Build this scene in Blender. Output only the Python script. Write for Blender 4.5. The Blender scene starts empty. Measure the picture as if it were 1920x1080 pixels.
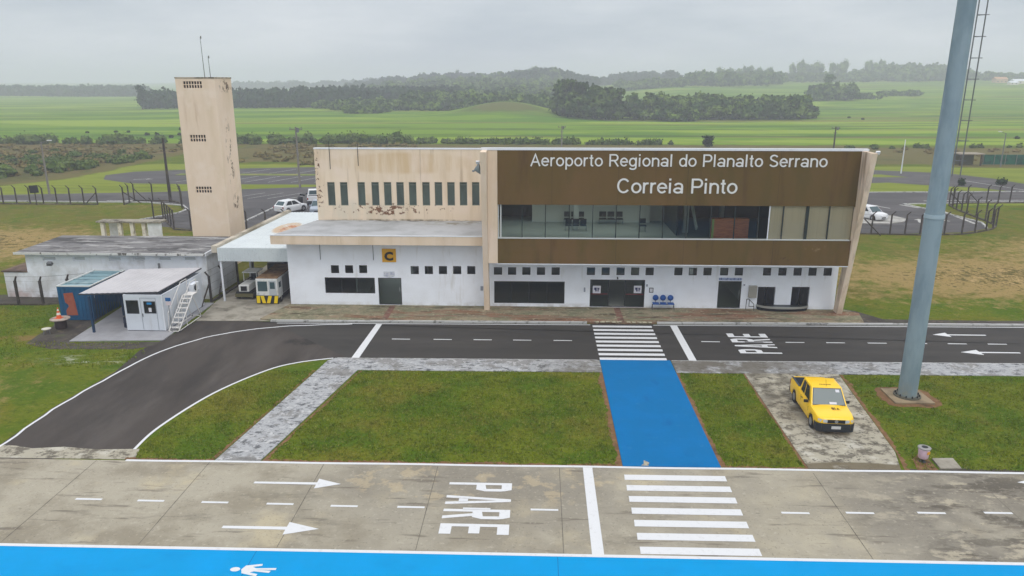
import bpy, bmesh, math, random
import numpy as np
from mathutils import Vector, Matrix, Euler
random.seed(7); RNG = np.random.default_rng(11)
SC = bpy.context.scene; C = SC.collection
R = math.radians
# ---------------------------------------------------------------- camera
CAM_H = 15.0; FPX = 1400.0; PITCH = math.atan(388/1400); YAW = math.atan(51*math.cos(PITCH)/1400)
cam = bpy.data.cameras.new('camera'); cam.sensor_width = 36; cam.lens = 36*FPX/1920
cam.clip_start = .1; cam.clip_end = 9000
cam_o = bpy.data.objects.new('camera', cam); C.objects.link(cam_o)
cam_o.location = (0, 0, CAM_H); cam_o.rotation_euler = (R(90)-PITCH, 0, YAW)
SC.camera = cam_o
# ---------------------------------------------------------------- sky, sun, exposure (overcast)
SUN_EL = R(55); SUN_ROT = R(200)
world = bpy.data.worlds.new('World'); SC.world = world; world.use_nodes = True
nt = world.node_tree; nt.nodes.clear()
def wn(t, **k):
    n = nt.nodes.new(t)
    for a, b in k.items(): setattr(n, a, b)
    return n
sky = wn('ShaderNodeTexSky', sky_type='NISHITA', sun_disc=False, sun_elevation=SUN_EL, sun_rotation=SUN_ROT)
sky.air_density = 1.0; sky.dust_density = 3.0
tc = wn('ShaderNodeTexCoord'); sep = wn('ShaderNodeSeparateXYZ'); nt.links.new(tc.outputs['Generated'], sep.inputs[0])
mp = wn('ShaderNodeMapping'); mp.inputs['Scale'].default_value = (1.0, 1.0, 4.5); nt.links.new(tc.outputs['Generated'], mp.inputs[0])
nz = wn('ShaderNodeTexNoise'); nz.inputs['Scale'].default_value = 2.6; nz.inputs['Detail'].default_value = 6; nz.inputs['Roughness'].default_value = .55
nt.links.new(mp.outputs[0], nz.inputs['Vector'])
rmp = wn('ShaderNodeValToRGB'); rmp.color_ramp.elements[0].position = .36; rmp.color_ramp.elements[1].position = .66
CLOUD_LO, CLOUD_HI = (5.35, 6.05, 6.7), (7.95, 8.4, 8.8)
rmp.color_ramp.elements[0].color = (*CLOUD_LO, 1); rmp.color_ramp.elements[1].color = (*CLOUD_HI, 1)
nt.links.new(nz.outputs['Fac'], rmp.inputs[0])
# an overcast sky is brighter overhead than at the horizon
mr = wn('ShaderNodeMapRange'); mr.inputs[1].default_value = .12; mr.inputs[2].default_value = .9; mr.inputs[3].default_value = 1.0; mr.inputs[4].default_value = 2.2
nt.links.new(sep.outputs['Z'], mr.inputs[0])
vm = wn('ShaderNodeVectorMath', operation='SCALE'); nt.links.new(rmp.outputs[0], vm.inputs[0]); nt.links.new(mr.outputs[0], vm.inputs['Scale'])
mx = wn('ShaderNodeMixRGB'); mx.inputs[0].default_value = .96
mz = wn('ShaderNodeMapRange'); mz.inputs[1].default_value = .15; mz.inputs[2].default_value = .5; nt.links.new(sep.outputs['Z'], mz.inputs[0])
tint = wn('ShaderNodeMixRGB', blend_type='MULTIPLY'); tint.inputs[2].default_value = (1.08, 1.0, .96, 1); nt.links.new(mz.outputs[0], tint.inputs[0]); nt.links.new(vm.outputs[0], tint.inputs[1])
nt.links.new(sky.outputs[0], mx.inputs[1]); nt.links.new(tint.outputs[0], mx.inputs[2])
bg = wn('ShaderNodeBackground'); bg.inputs[1].default_value = .1; nt.links.new(mx.outputs[0], bg.inputs[0])
wo = wn('ShaderNodeOutputWorld'); nt.links.new(bg.outputs[0], wo.inputs[0])
sun = bpy.data.lights.new('sun', 'SUN'); sun.energy = .6; sun.angle = R(14); sun.color = (1, .96, .9)
sun_o = bpy.data.objects.new('sun', sun); C.objects.link(sun_o)
sun_o.rotation_euler = (R(90)-SUN_EL, 0, R(25)); sun_o.location = (0, 0, 30)
SC.view_settings.view_transform = 'Standard'; SC.view_settings.look = 'None'; SC.view_settings.exposure = 0.0; SC.view_settings.gamma = 1
SC.cycles.use_denoising = True
SC.cycles.max_bounces = 8; SC.cycles.volume_bounces = 2; SC.cycles.transparent_max_bounces = 12
# ---------------------------------------------------------------- surveying helpers: where a sight line meets the ground / an upright plane
_cw, _sw, _cp, _sp = math.cos(YAW), math.sin(YAW), math.cos(PITCH), math.sin(PITCH)
_f = Vector((-_sw*_cp, _cw*_cp, -_sp)); _r = Vector((_cw, _sw, 0)); _u = _r.cross(_f)
def ray(x, y): return _f + _r*((x-960)/FPX) - _u*((y-540)/FPX)
def G(x, y, z=0.0):
    d = ray(x, y); t = (z-CAM_H)/d.z; return (t*d.x, t*d.y)
def V(x, y, Y):
    d = ray(x, y); t = Y/d.y; return (t*d.x, CAM_H+t*d.z)
# ---------------------------------------------------------------- materials
def lin(v): v /= 255; return v/12.92 if v <= .04045 else ((v+.055)/1.055)**2.4
def col(r, g, b, k=1.0): return (lin(r)*k, lin(g)*k, lin(b)*k)
MATS = {}
def mat(name, base, rough=.85, layers=(), bump=None, spec=.3, metal=0, local=False, emit=None, attr=None, coat=0):
    """Principled surface. layers: dicts c (colour), s (noise scale), st (stretch), lo, hi, k (strength), d (detail), box=((cx,cy,cz),(rx,ry,rz))"""
    if name in MATS: return MATS[name]
    m = bpy.data.materials.new(name); m.use_nodes = True; t = m.node_tree; t.nodes.clear()
    N = t.nodes.new; L = t.links.new
    out = N('ShaderNodeOutputMaterial'); p = N('ShaderNodeBsdfPrincipled'); L(p.outputs[0], out.inputs[0])
    p.inputs['Roughness'].default_value = rough; p.inputs['Metallic'].default_value = metal
    p.inputs['Specular IOR Level'].default_value = spec; p.inputs['Coat Weight'].default_value = coat
    if local: pos = N('ShaderNodeTexCoord').outputs['Object']
    else: pos = N('ShaderNodeNewGeometry').outputs['Position']
    rgb = N('ShaderNodeRGB'); rgb.outputs[0].default_value = (*base, 1); cur = rgb.outputs[0]
    for i, l in enumerate(layers):
        mpn = N('ShaderNodeMapping'); mpn.inputs['Scale'].default_value = l.get('st', (1, 1, 1)); mpn.inputs['Location'].default_value = (i*13.7, i*7.1, i*3.3)
        if 'rot' in l: mpn.inputs['Rotation'].default_value = l['rot']
        L(pos, mpn.inputs[0])
        n = N('ShaderNodeTexNoise'); n.inputs['Scale'].default_value = l.get('s', 1); n.inputs['Detail'].default_value = l.get('d', 5); n.inputs['Roughness'].default_value = l.get('r', .6)
        L(mpn.outputs[0], n.inputs['Vector'])
        r = N('ShaderNodeMapRange'); r.inputs[1].default_value = l.get('lo', .4); r.inputs[2].default_value = l.get('hi', .6); r.inputs[4].default_value = l.get('k', 1)
        L(n.outputs['Fac'], r.inputs[0]); fac = r.outputs[0]
        if 'box' in l:
            c, rad = l['box']
            sb = N('ShaderNodeVectorMath'); sb.operation = 'SUBTRACT'; L(pos, sb.inputs[0]); sb.inputs[1].default_value = c
            dv = N('ShaderNodeVectorMath'); dv.operation = 'DIVIDE'; L(sb.outputs[0], dv.inputs[0]); dv.inputs[1].default_value = rad
            ln = N('ShaderNodeVectorMath'); ln.operation = 'LENGTH'; L(dv.outputs[0], ln.inputs[0])
            mr2 = N('ShaderNodeMapRange'); mr2.inputs[1].default_value = l.get('b0', 1.0); mr2.inputs[2].default_value = l.get('b1', .6); L(ln.outputs['Value'], mr2.inputs[0])
            mu = N('ShaderNodeMath'); mu.operation = 'MULTIPLY'; L(fac, mu.inputs[0]); L(mr2.outputs[0], mu.inputs[1]); fac = mu.outputs[0]
        if 'attr' in l:
            at = N('ShaderNodeVertexColor'); at.layer_name = l['attr'][0]; sp = N('ShaderNodeSeparateColor'); L(at.outputs[0], sp.inputs[0])
            # the attribute decides how much of the noise passes the threshold: ragged natural borders
            ad = N('ShaderNodeMath'); ad.operation = 'MULTIPLY_ADD'; L(n.outputs['Fac'], ad.inputs[0]); ad.inputs[1].default_value = l.get('na', 1.0); L(sp.outputs[l['attr'][1]], ad.inputs[2])
            L(ad.outputs[0], r.inputs[0]); fac = r.outputs[0]
        mxn = N('ShaderNodeMixRGB'); L(fac, mxn.inputs[0]); L(cur, mxn.inputs[1]); mxn.inputs[2].default_value = (*l['c'], 1); cur = mxn.outputs[0]
    L(cur, p.inputs['Base Color'])
    if bump:
        n = N('ShaderNodeTexNoise'); n.inputs['Scale'].default_value = bump[0]; n.inputs['Detail'].default_value = 6; L(pos, n.inputs['Vector'])
        b = N('ShaderNodeBump'); b.inputs['Strength'].default_value = bump[1]; b.inputs['Distance'].default_value = bump[2] if len(bump) > 2 else .05
        L(n.outputs['Fac'], b.inputs['Height']); L(b.outputs[0], p.inputs['Normal'])
    if emit: p.inputs['Emission Color'].default_value = (*emit[0], 1); p.inputs['Emission Strength'].default_value = emit[1]
    MATS[name] = m; return m
def glass(name, tint, refl=.1, rough=.02):
    if name in MATS: return MATS[name]
    m = bpy.data.materials.new(name); m.use_nodes = True; t = m.node_tree; t.nodes.clear(); N = t.nodes.new; L = t.links.new
    out = N('ShaderNodeOutputMaterial'); mxs = N('ShaderNodeMixShader'); tr = N('ShaderNodeBsdfTransparent'); gl = N('ShaderNodeBsdfGlossy')
    tr.inputs[0].default_value = (*tint, 1); gl.inputs['Roughness'].default_value = rough
    lw = N('ShaderNodeFresnel'); lw.inputs[0].default_value = 1.3
    ad = N('ShaderNodeMath'); ad.operation = 'ADD'; L(lw.outputs[0], ad.inputs[0]); ad.inputs[1].default_value = refl
    L(ad.outputs[0], mxs.inputs[0]); L(tr.outputs[0], mxs.inputs[1]); L(gl.outputs[0], mxs.inputs[2]); L(mxs.outputs[0], out.inputs[0])
    MATS[name] = m; return m
# ---------------------------------------------------------------- mesh builder
class MB:
    def __init__(s): s.v = []; s.f = []; s.sm = []
    def quad(s, a, b, c, d, sm=False): n = len(s.v); s.v += [tuple(a), tuple(b), tuple(c), tuple(d)]; s.f.append((n, n+1, n+2, n+3)); s.sm.append(sm); return s
    def poly(s, pts): n = len(s.v); s.v += [tuple(p) for p in pts]; s.f.append(tuple(range(n, n+len(pts)))); s.sm.append(False); return s
    def box(s, x0, x1, y0, y1, z0, z1):
        n = len(s.v); s.v += [(x, y, z) for z in (z0, z1) for x, y in ((x0, y0), (x1, y0), (x1, y1), (x0, y1))]
        for q in ((3, 2, 1, 0), (4, 5, 6, 7), (0, 1, 5, 4), (1, 2, 6, 5), (2, 3, 7, 6), (3, 0, 4, 7)): s.f.append(tuple(n+i for i in q)); s.sm.append(False)
        return s
    def obox(s, c, sx, sy, sz, rz=0, rx=0, ry=0):
        n = len(s.v); M = Matrix.Translation(Vector(c)) @ Euler((rx, ry, rz)).to_matrix().to_4x4()
        s.v += [tuple(M @ Vector((x*sx/2, y*sy/2, z*sz/2))) for z in (-1, 1) for x, y in ((-1, -1), (1, -1), (1, 1), (-1, 1))]
        for q in ((3, 2, 1, 0), (4, 5, 6, 7), (0, 1, 5, 4), (1, 2, 6, 5), (2, 3, 7, 6), (3, 0, 4, 7)): s.f.append(tuple(n+i for i in q)); s.sm.append(False)
        return s
    def cyl(s, p0, p1, r0, r1=None, n=12, cap=True):
        r1 = r0 if r1 is None else r1; p0 = Vector(p0); p1 = Vector(p1); d = (p1-p0).normalized()
        a = d.orthogonal().normalized(); b = d.cross(a); k = len(s.v)
        for p, r in ((p0, r0), (p1, r1)):
            for i in range(n): t = 2*math.pi*i/n; s.v.append(tuple(p + a*(r*math.cos(t)) + b*(r*math.sin(t))))
        for i in range(n): j = (i+1) % n; s.f.append((k+i, k+j, k+n+j, k+n+i)); s.sm.append(True)
        if cap and cap != 'weld':   # end faces get their own vertices so the side keeps clean normals
            s.v += s.v[k:k+2*n]; k += 2*n
        if cap: s.f.append(tuple(k+n-1-i for i in range(n))); s.sm.append(False); s.f.append(tuple(k+n+i for i in range(n))); s.sm.append(False)
        return s
    def tube(s, pts, r, n=8):
        for a, b in zip(pts, pts[1:]): s.cyl(a, b, r, r, n)
        return s
    def prism(s, poly, z0, z1):      # poly counter-clockwise in xy
        n = len(s.v); m = len(poly); s.v += [(x, y, z0) for x, y in poly] + [(x, y, z1) for x, y in poly]
        s.f.append(tuple(n+m-1-i for i in range(m))); s.f.append(tuple(n+m+i for i in range(m))); s.sm += [False, False]
        for i in range(m): j = (i+1) % m; s.f.append((n+i, n+j, n+m+j, n+m+i)); s.sm.append(False)
        return s
    def prismx(s, poly, x0, x1):     # poly in yz extruded along x
        n = len(s.v); m = len(poly); s.v += [(x0, y, z) for y, z in poly] + [(x1, y, z) for y, z in poly]
        s.f.append(tuple(range(n, n+m))); s.f.append(tuple(n+m+m-1-i for i in range(m))); s.sm += [False, False]
        for i in range(m): j = (i+1) % m; s.f.append((n+j, n+i, n+m+i, n+m+j)); s.sm.append(False)
        return s
    def lathe(s, prof, c=(0, 0, 0), n=16):
        k = len(s.v)
        for r, z in prof:
            for i in range(n): t = 2*math.pi*i/n; s.v.append((c[0]+r*math.cos(t), c[1]+r*math.sin(t), c[2]+z))
        for a in range(len(prof)-1):
            for i in range(n): j = (i+1) % n; s.f.append((k+a*n+i, k+a*n+j, k+(a+1)*n+j, k+(a+1)*n+i)); s.sm.append(True)
        m = len(prof)-1; e = len(s.v); s.v += s.v[k:k+n]+s.v[k+m*n:k+m*n+n]
        s.f.append(tuple(e+n-1-i for i in range(n))); s.f.append(tuple(e+n+i for i in range(n))); s.sm += [False, False]
        return s
ORG = {}
def org(o):
    while o is not None and o.parent is not None: o = o.parent
    return ORG.get(o.name, Vector((0, 0, 0))) if o is not None else Vector((0, 0, 0))
def tag(o, label=None, cat=None, group=None, kind=None):
    for k, v in (('label', label), ('category', cat), ('group', group), ('kind', kind)):
        if v: o[k] = v
    return o
def link(name, me, m, parent=None):
    o = bpy.data.objects.new(name, me); C.objects.link(o)
    if m: me.materials.append(m)
    if parent is not None: o.parent = parent
    return o
def put(name, mb, m, parent=None, local=False, at=None, bevel=0):
    """links a builder's shape as ONE mesh object; world coordinates are made relative to its thing"""
    me = bpy.data.meshes.new(name); off = Vector((0, 0, 0))
    if not local:
        if parent is not None: off = org(parent)
        elif at is not None: off = Vector(at)
    me.from_pydata([(x-off.x, y-off.y, z-off.z) for x, y, z in mb.v], [], mb.f)
    me.polygons.foreach_set('use_smooth', mb.sm); me.update()
    o = link(name, me, m, parent)
    if parent is None and at is not None: o.location = at
    if bevel:
        b = o.modifiers.new('bevel', 'BEVEL'); b.width = bevel; b.segments = 2; b.limit_method = 'ANGLE'
    return o
def thing(name, label, cat, loc=(0, 0, 0), rz=0, group=None):
    o = bpy.data.objects.new(name, None); C.objects.link(o); o.location = loc; o.rotation_euler = (0, 0, rz); o.empty_display_size = .3
    ORG[o.name] = Vector(loc); return tag(o, label, cat, group)
def copy_tree(o, parent=None):
    c = o.copy(); C.objects.link(c); c.parent = parent
    for ch in [k for k in C.objects if k.parent == o]: copy_tree(ch, c)
    return c
def flat(mb, pts, z): mb.poly([(x, y, z) for x, y in pts]); return mb
def cap_poly(mb, pts, z0, z1):   # slab with vertical edges
    a = sum(pts[i][0]*pts[(i+1) % len(pts)][1]-pts[(i+1) % len(pts)][0]*pts[i][1] for i in range(len(pts)))
    if a < 0: pts = pts[::-1]
    return mb.prism(pts, z0, z1)
def struct(name, mb, m, **k): return tag(put(name, mb, m, **k), kind='structure')
def ribbon(mb, pts, w, z, side=0):
    """flat strip of width w along a polyline"""
    n = len(pts); L = []
    for i in range(n):
        a = Vector(pts[max(i-1, 0)]); b = Vector(pts[min(i+1, n-1)]); d = (b-a).normalized(); nn = Vector((-d.y, d.x)); p = Vector(pts[i])
        L.append((p+nn*(w/2+side), p-nn*(w/2-side)))
    for (a, b), (c, d) in zip(L, L[1:]): mb.quad((a.x, a.y, z), (b.x, b.y, z), (d.x, d.y, z), (c.x, c.y, z))
    return mb
def smooth_line(pts, n=8):
    """Catmull-Rom through the points"""
    P = [Vector(p) for p in pts]; out = []
    for i in range(len(P)-1):
        a, b, c, d = P[max(i-1, 0)], P[i], P[i+1], P[min(i+2, len(P)-1)]
        for k in range(n):
            t = k/n; out.append(.5*((2*b) + (c-a)*t + (2*a-5*b+4*c-d)*t*t + (3*b-a-3*c+d)*t**3))
    return [tuple(q) for q in out+[P[-1]]]
def ragged(mb, pts, w, z, amp=.5, step=.12, side=1):
    """dirt edge along a line: one straight edge, the other one eaten irregularly"""
    P = [Vector(p) for p in pts]; line = []
    for a, b in zip(P, P[1:]):
        k = max(1, int((b-a).length/step)); d = (b-a).normalized(); nn = Vector((-d.y, d.x))*side
        for i in range(k): line.append((a+(b-a)*(i/k), nn))
    line.append((P[-1], line[-1][1])); ph = random.random()*99; prev = None
    for i, (p, nn) in enumerate(line):
        s = i*step; ww = w*(1+amp*(math.sin(s*1.3+ph)*.35+math.sin(s*3.1+ph*2)*.3+random.uniform(-.45, .45)))
        q = p+nn*max(ww, .01)
        if prev: mb.quad((prev[0].x, prev[0].y, z), (p.x, p.y, z), (q.x, q.y, z), (prev[1].x, prev[1].y, z)) if side < 0 else mb.quad((p.x, p.y, z), (prev[0].x, prev[0].y, z), (prev[1].x, prev[1].y, z), (q.x, q.y, z))
        prev = (p, q)
    return mb
def wallh(mb, x0, x1, z0, z1, holes, y0, y1):
    """wall parallel to the x axis with rectangular openings (a,b,c,d)"""
    xs = sorted({x0, x1, *[h[0] for h in holes], *[h[1] for h in holes]}); zs = sorted({z0, z1, *[h[2] for h in holes], *[h[3] for h in holes]})
    def hole(i, j):
        if i < 0 or j < 0 or i >= len(xs)-1 or j >= len(zs)-1: return None
        cx, cz = (xs[i]+xs[i+1])/2, (zs[j]+zs[j+1])/2
        return any(h[0] < cx < h[1] and h[2] < cz < h[3] for h in holes)
    for i in range(len(xs)-1):
        for j in range(len(zs)-1):
            if hole(i, j): continue
            a, b, c, d = xs[i], xs[i+1], zs[j], zs[j+1]
            mb.quad((a, y0, c), (b, y0, c), (b, y0, d), (a, y0, d)); mb.quad((b, y1, c), (a, y1, c), (a, y1, d), (b, y1, d))
            if hole(i-1, j) is not False: mb.quad((a, y1, c), (a, y0, c), (a, y0, d), (a, y1, d))
            if hole(i+1, j) is not False: mb.quad((b, y0, c), (b, y1, c), (b, y1, d), (b, y0, d))
            if hole(i, j-1) is not False: mb.quad((a, y1, c), (b, y1, c), (b, y0, c), (a, y0, c))
            if hole(i, j+1) is not False: mb.quad((a, y0, d), (b, y0, d), (b, y1, d), (a, y1, d))
    return mb
def window(parent, x0, x1, z0, z1, y, fm, gm, t=.04, dep=.06, mull=(), trans=(), name='window', skip_pane=False):
    f = MB(); f.box(x0, x0+t, y, y+dep, z0, z1); f.box(x1-t, x1, y, y+dep, z0, z1)
    f.box(x0+t, x1-t, y, y+dep, z0, z0+t); f.box(x0+t, x1-t, y, y+dep, z1-t, z1)
    for m in mull: f.box(m-t/2, m+t/2, y+.004, y+dep-.004, z0+t, z1-t)
    for z in trans:
        xs = [x0+t]+[c for m in mull for c in (m-t/2, m+t/2)]+[x1-t]
        for a, b in zip(xs[::2], xs[1::2]): f.box(a, b, y+.006, y+dep-.006, z-t/2, z+t/2)
    o = put(name, f, fm, parent)
    if not skip_pane:
        p = MB().quad((x0+t*.5, y+dep*.6, z0+t*.5), (x1-t*.5, y+dep*.6, z0+t*.5), (x1-t*.5, y+dep*.6, z1-t*.5), (x0+t*.5, y+dep*.6, z1-t*.5)); put('pane', p, gm, o)
    return o
def text_mesh(body, size, m, name, parent, loc, rot, ext=.03, width=None, bold=0.0, local=False, height=None):
    cu = bpy.data.curves.new(name, 'FONT'); cu.body = body; cu.size = size; cu.extrude = ext; cu.offset = bold; cu.resolution_u = 3
    o = bpy.data.objects.new(name, cu); C.objects.link(o)
    me = bpy.data.meshes.new_from_object(o.evaluated_get(bpy.context.evaluated_depsgraph_get())); bpy.data.objects.remove(o)
    xs = [v.co.x for v in me.vertices]; ys = [v.co.y for v in me.vertices]
    sx = width/(max(xs)-min(xs)) if width else 1; sy = height/(max(ys)-min(ys)) if height else 1; mx0 = min(xs)
    M = Matrix.Translation(Vector(loc) - (Vector((0, 0, 0)) if (local or parent is None) else org(parent))) @ Euler(rot).to_matrix().to_4x4()
    for v in me.vertices: v.co = M @ Vector(((v.co.x-mx0)*sx, v.co.y*sy, v.co.z))
    me.materials.clear(); return link(name, me, m, parent)

# plain monoline sans-serif letters, built from strokes (cap height 1)
def EL(cx, cy, rx, ry, a0, a1, n=14): return [(cx+rx*math.cos(R(a0+(a1-a0)*i/n)), cy+ry*math.sin(R(a0+(a1-a0)*i/n))) for i in range(n+1)]
GLYPH = {' ': (.30, []), 'A': (.74, [[(.04, 0), (.37, .96), (.70, 0)], [(.17, .34), (.57, .34)]]), 'e': (.58, [[(.055, .37), (.53, .37)]+EL(.29, .36, .24, .305, 4, 322, 22)]),
 'r': (.37, [[(.08, 0), (.08, .72)], [(.08, .42), (.11, .56), (.18, .64), (.26, .668), (.345, .665)]]), 'o': (.60, [EL(.30, .36, .245, .305, 0, 360, 24)]), 'p': (.61, [[(.08, -.27), (.08, .72)], EL(.31, .36, .235, .305, 0, 360, 24)]),
 't': (.33, [[(.15, .93), (.15, .16), (.17, .09), (.22, .055), (.30, .055)], [(.01, .67), (.29, .67)]]), 'R': (.76, [[(.09, 0), (.09, 1)], [(.09, .945), (.45, .945)]+EL(.45, .71, .2, .235, 90, -90)[1:]+[(.09, .475)], [(.40, .475), (.70, 0)]]),
 'g': (.61, [EL(.29, .36, .235, .305, 0, 360, 24), [(.525, .72), (.525, -.06)]+EL(.295, -.06, .23, .16, 0, -160)[1:]]), 'i': (.24, [[(.10, 0), (.10, .72)], [(.10, .87), (.10, 1)]]), 'n': (.60, [[(.08, 0), (.08, .72)], EL(.30, .44, .22, .225, 180, 0)+[(.52, 0)]]),
 'a': (.60, [[(.51, 0), (.51, .49)]+EL(.30, .49, .21, .175, 0, 165)[1:], EL(.275, .20, .215, .15, 0, 360, 20)]), 'l': (.24, [[(.10, 0), (.10, 1)]]), 'd': (.61, [EL(.29, .36, .235, .305, 0, 360, 24), [(.525, 0), (.525, 1)]]),
 'P': (.70, [[(.09, 0), (.09, 1)], [(.09, .945), (.43, .945)]+EL(.43, .69, .21, .255, 90, -90)[1:]+[(.09, .435)]]), 'S': (.70, [EL(.345, .735, .245, .205, 22, 262)+EL(.345, .265, .265, .21, 82, -160)]), 'C': (.77, [EL(.385, .5, .325, .445, 38, 322, 26)])}
def stroke_letters(text, parent, m, x0, width, y, z, cap, th=.062, depth=.05, track=.055, name='letter'):
    adv = [GLYPH[c][0]+track for c in text]; tot = sum(adv)-track; k = width/tot; x = x0
    for c, a in zip(text, adv):
        mb = MB()
        for si, st in enumerate(GLYPH[c][1]):
            P = [Vector(q) for q in st]; n = len(P); closed = (P[0]-P[-1]).length < 1e-6; rows = []
            for i in range(n):
                d0 = (P[i]-P[i-1]) if i else ((P[0]-P[-2]) if closed else P[1]-P[0]); d1 = (P[i+1]-P[i]) if i < n-1 else ((P[1]-P[0]) if closed else P[-1]-P[-2])
                d0 = d0.normalized(); d1 = d1.normalized(); b = (d0+d1); b = b.normalized() if b.length > .3 else d1
                nn = Vector((-b.y, b.x)); cs = max(.45, b.dot(d1)); w = th/cs; rows.append((P[i]+nn*w, P[i]-nn*w))
            yf = y-depth-.0012*si; T3 = lambda q, yy: (x+q.x*k, yy, z+q.y*cap)
            for (l0, r0), (l1, r1) in zip(rows, rows[1:]):
                mb.quad(T3(r0, yf), T3(r1, yf), T3(l1, yf), T3(l0, yf)); mb.quad(T3(r1, yf), T3(r0, yf), T3(r0, y), T3(r1, y)); mb.quad(T3(l0, yf), T3(l1, yf), T3(l1, y), T3(l0, y))
            if not closed:
                for (l, r_) in (rows[0], rows[-1]): mb.quad(T3(l, yf), T3(r_, yf), T3(r_, y), T3(l, y))
        if mb.v: put(name, mb, m, parent)
        x += a*k
# ================================================================ TERRAIN
def col(r, g, b, k=.78): return (lin(r)*k, lin(g)*k, lin(b)*k)      # ground surfaces
def S(v, a, b):
    t = np.clip((np.asarray(v, float)-a)/(b-a), 0, 1); return t*t*(3-2*t)
def gs(x, y, cx, cy, sx, sy): return np.exp(-((x-cx)/sx)**2/2-((y-cy)/sy)**2/2)
def hz(x, y):
    x = np.asarray(x, float); y = np.asarray(y, float)
    z = 12.5*S(x, 25, 130)*S(y, 345, 850) + 9*gs(x, y, -62, 720, 70, 120) + 6.3*gs(x, y, -14, 338, 17, 24)
    z = z + 14*gs(x, y, 11, 830, 34, 55) + 12*gs(x, y, -112, 960, 78, 100) + 9*gs(x, y, -200, 1350, 120, 150) + 3*gs(x, y, 100, 950, 60, 80) + 9*gs(x, y, 436, 960, 48, 70)
    z = z + 7*S(y, 950, 2400) + 4*S(y, 800, 1100)*S(x, 60, 300)
    z = z - 1.2*gs(x, y, 130, 420, 60, 30) + .5*S(y, 230, 320)*np.sin(x*.02+y*.01)
    return z*S(y, 225, 300)
def axis(a, b, step, lim, g=1.045):
    out = list(np.arange(a, b+.01, step)); s = step; v = out[-1]
    while v < lim: s *= g; v += s; out.append(v)
    s = step; v = a; pre = []
    while v > -lim: s *= g; v -= s; pre.append(v)
    return np.array(pre[::-1]+out)
xs = axis(-96, 96, 1.6, 4200); ys = axis(0, 130, 1.6, 4200, 1.035); ys = ys[ys > -420]
X, Y = np.meshgrid(xs, ys); Z = hz(X, Y)
nx, ny = len(xs), len(ys)
idx = np.arange(nx*ny).reshape(ny, nx)
F = np.stack([idx[:-1, :-1], idx[:-1, 1:], idx[1:, 1:], idx[1:, :-1]], -1).reshape(-1, 4)
me = bpy.data.meshes.new('ground'); me.from_pydata(np.stack([X, Y, Z], -1).reshape(-1, 3).tolist(), [], F.tolist())
me.polygons.foreach_set('use_smooth', [True]*len(me.polygons))
dry = np.maximum.reduce([.95*gs(X, Y, -58, 68, 14, 6), .9*gs(X, Y, 39, 58.5, 13, 5.5), .95*gs(X, Y, 56, 66, 12, 6), .5*gs(X, Y, 25, 57, 4, 5), .35*gs(X, Y, -36, 92, 20, 3), .35*gs(X, Y, -30, 33, 4, 4)])
left_edge = np.interp(Y, [95, 105, 115, 125, 157, 175, 230], [-95, -81, -74, -73, -74, -70, -62])
scrub = S(left_edge-X, -3, 6)*S(Y, 98, 104)*(1-S(Y, 183, 192))
scrub = np.maximum(scrub, S(Y, 138, 147)*(1-S(Y, 181, 190))*.95*(X < 75)*(X > -70))
scrub = np.maximum(scrub, S(Y, 133, 142)*(1-S(Y, 176, 186))*.8*(X >= 75))
crop = S(Y, 181, 192)
bare = 1.0*gs(X, Y, -13, 322, 11, 11) + .8*gs(X, Y, -20, 322, 18, 10)
attr = np.stack([dry, scrub, crop, np.ones_like(dry)], -1).reshape(-1, 4)
ca = me.color_attributes.new('zone', 'FLOAT_COLOR', 'POINT'); ca.data.foreach_set('color', attr.ravel().astype(np.float32))
ca2 = me.color_attributes.new('zone2', 'FLOAT_COLOR', 'POINT'); 
verge = S(Y, 93, 97)*(1-S(Y, 136, 142))*(1-scrub); verge = np.maximum(verge, .75*S(Y, 100, 106)*(1-S(Y, 134, 140))*(X > 40))
olive = S(Y, 49.5, 52)*(1-S(Y, 91, 96)); z2 = np.stack([bare, verge, olive, np.ones_like(bare)], -1)
ca2.data.foreach_set('color', z2.ravel().astype(np.float32))
GRASS_L = [dict(c=col(84, 110, 18), s=.3, lo=.46, hi=.56, d=7, k=.95), dict(c=col(126, 116, 42), s=.25, lo=.52, hi=.62, k=.5, d=8, r=.7),
           dict(c=col(66, 88, 20), s=2.4, st=(1, 1.5, 1), lo=.52, hi=.62, k=.6, d=6, r=.7), dict(c=col(132, 136, 66), s=3.6, st=(1, 1.4, 1), lo=.56, hi=.68, k=.7, d=6, r=.7), dict(c=col(50, 66, 20), s=9, lo=.56, hi=.66, k=.7, d=4, r=.8), dict(c=col(150, 148, 84), s=13, lo=.6, hi=.72, k=.55, d=4, r=.8)]
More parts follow.
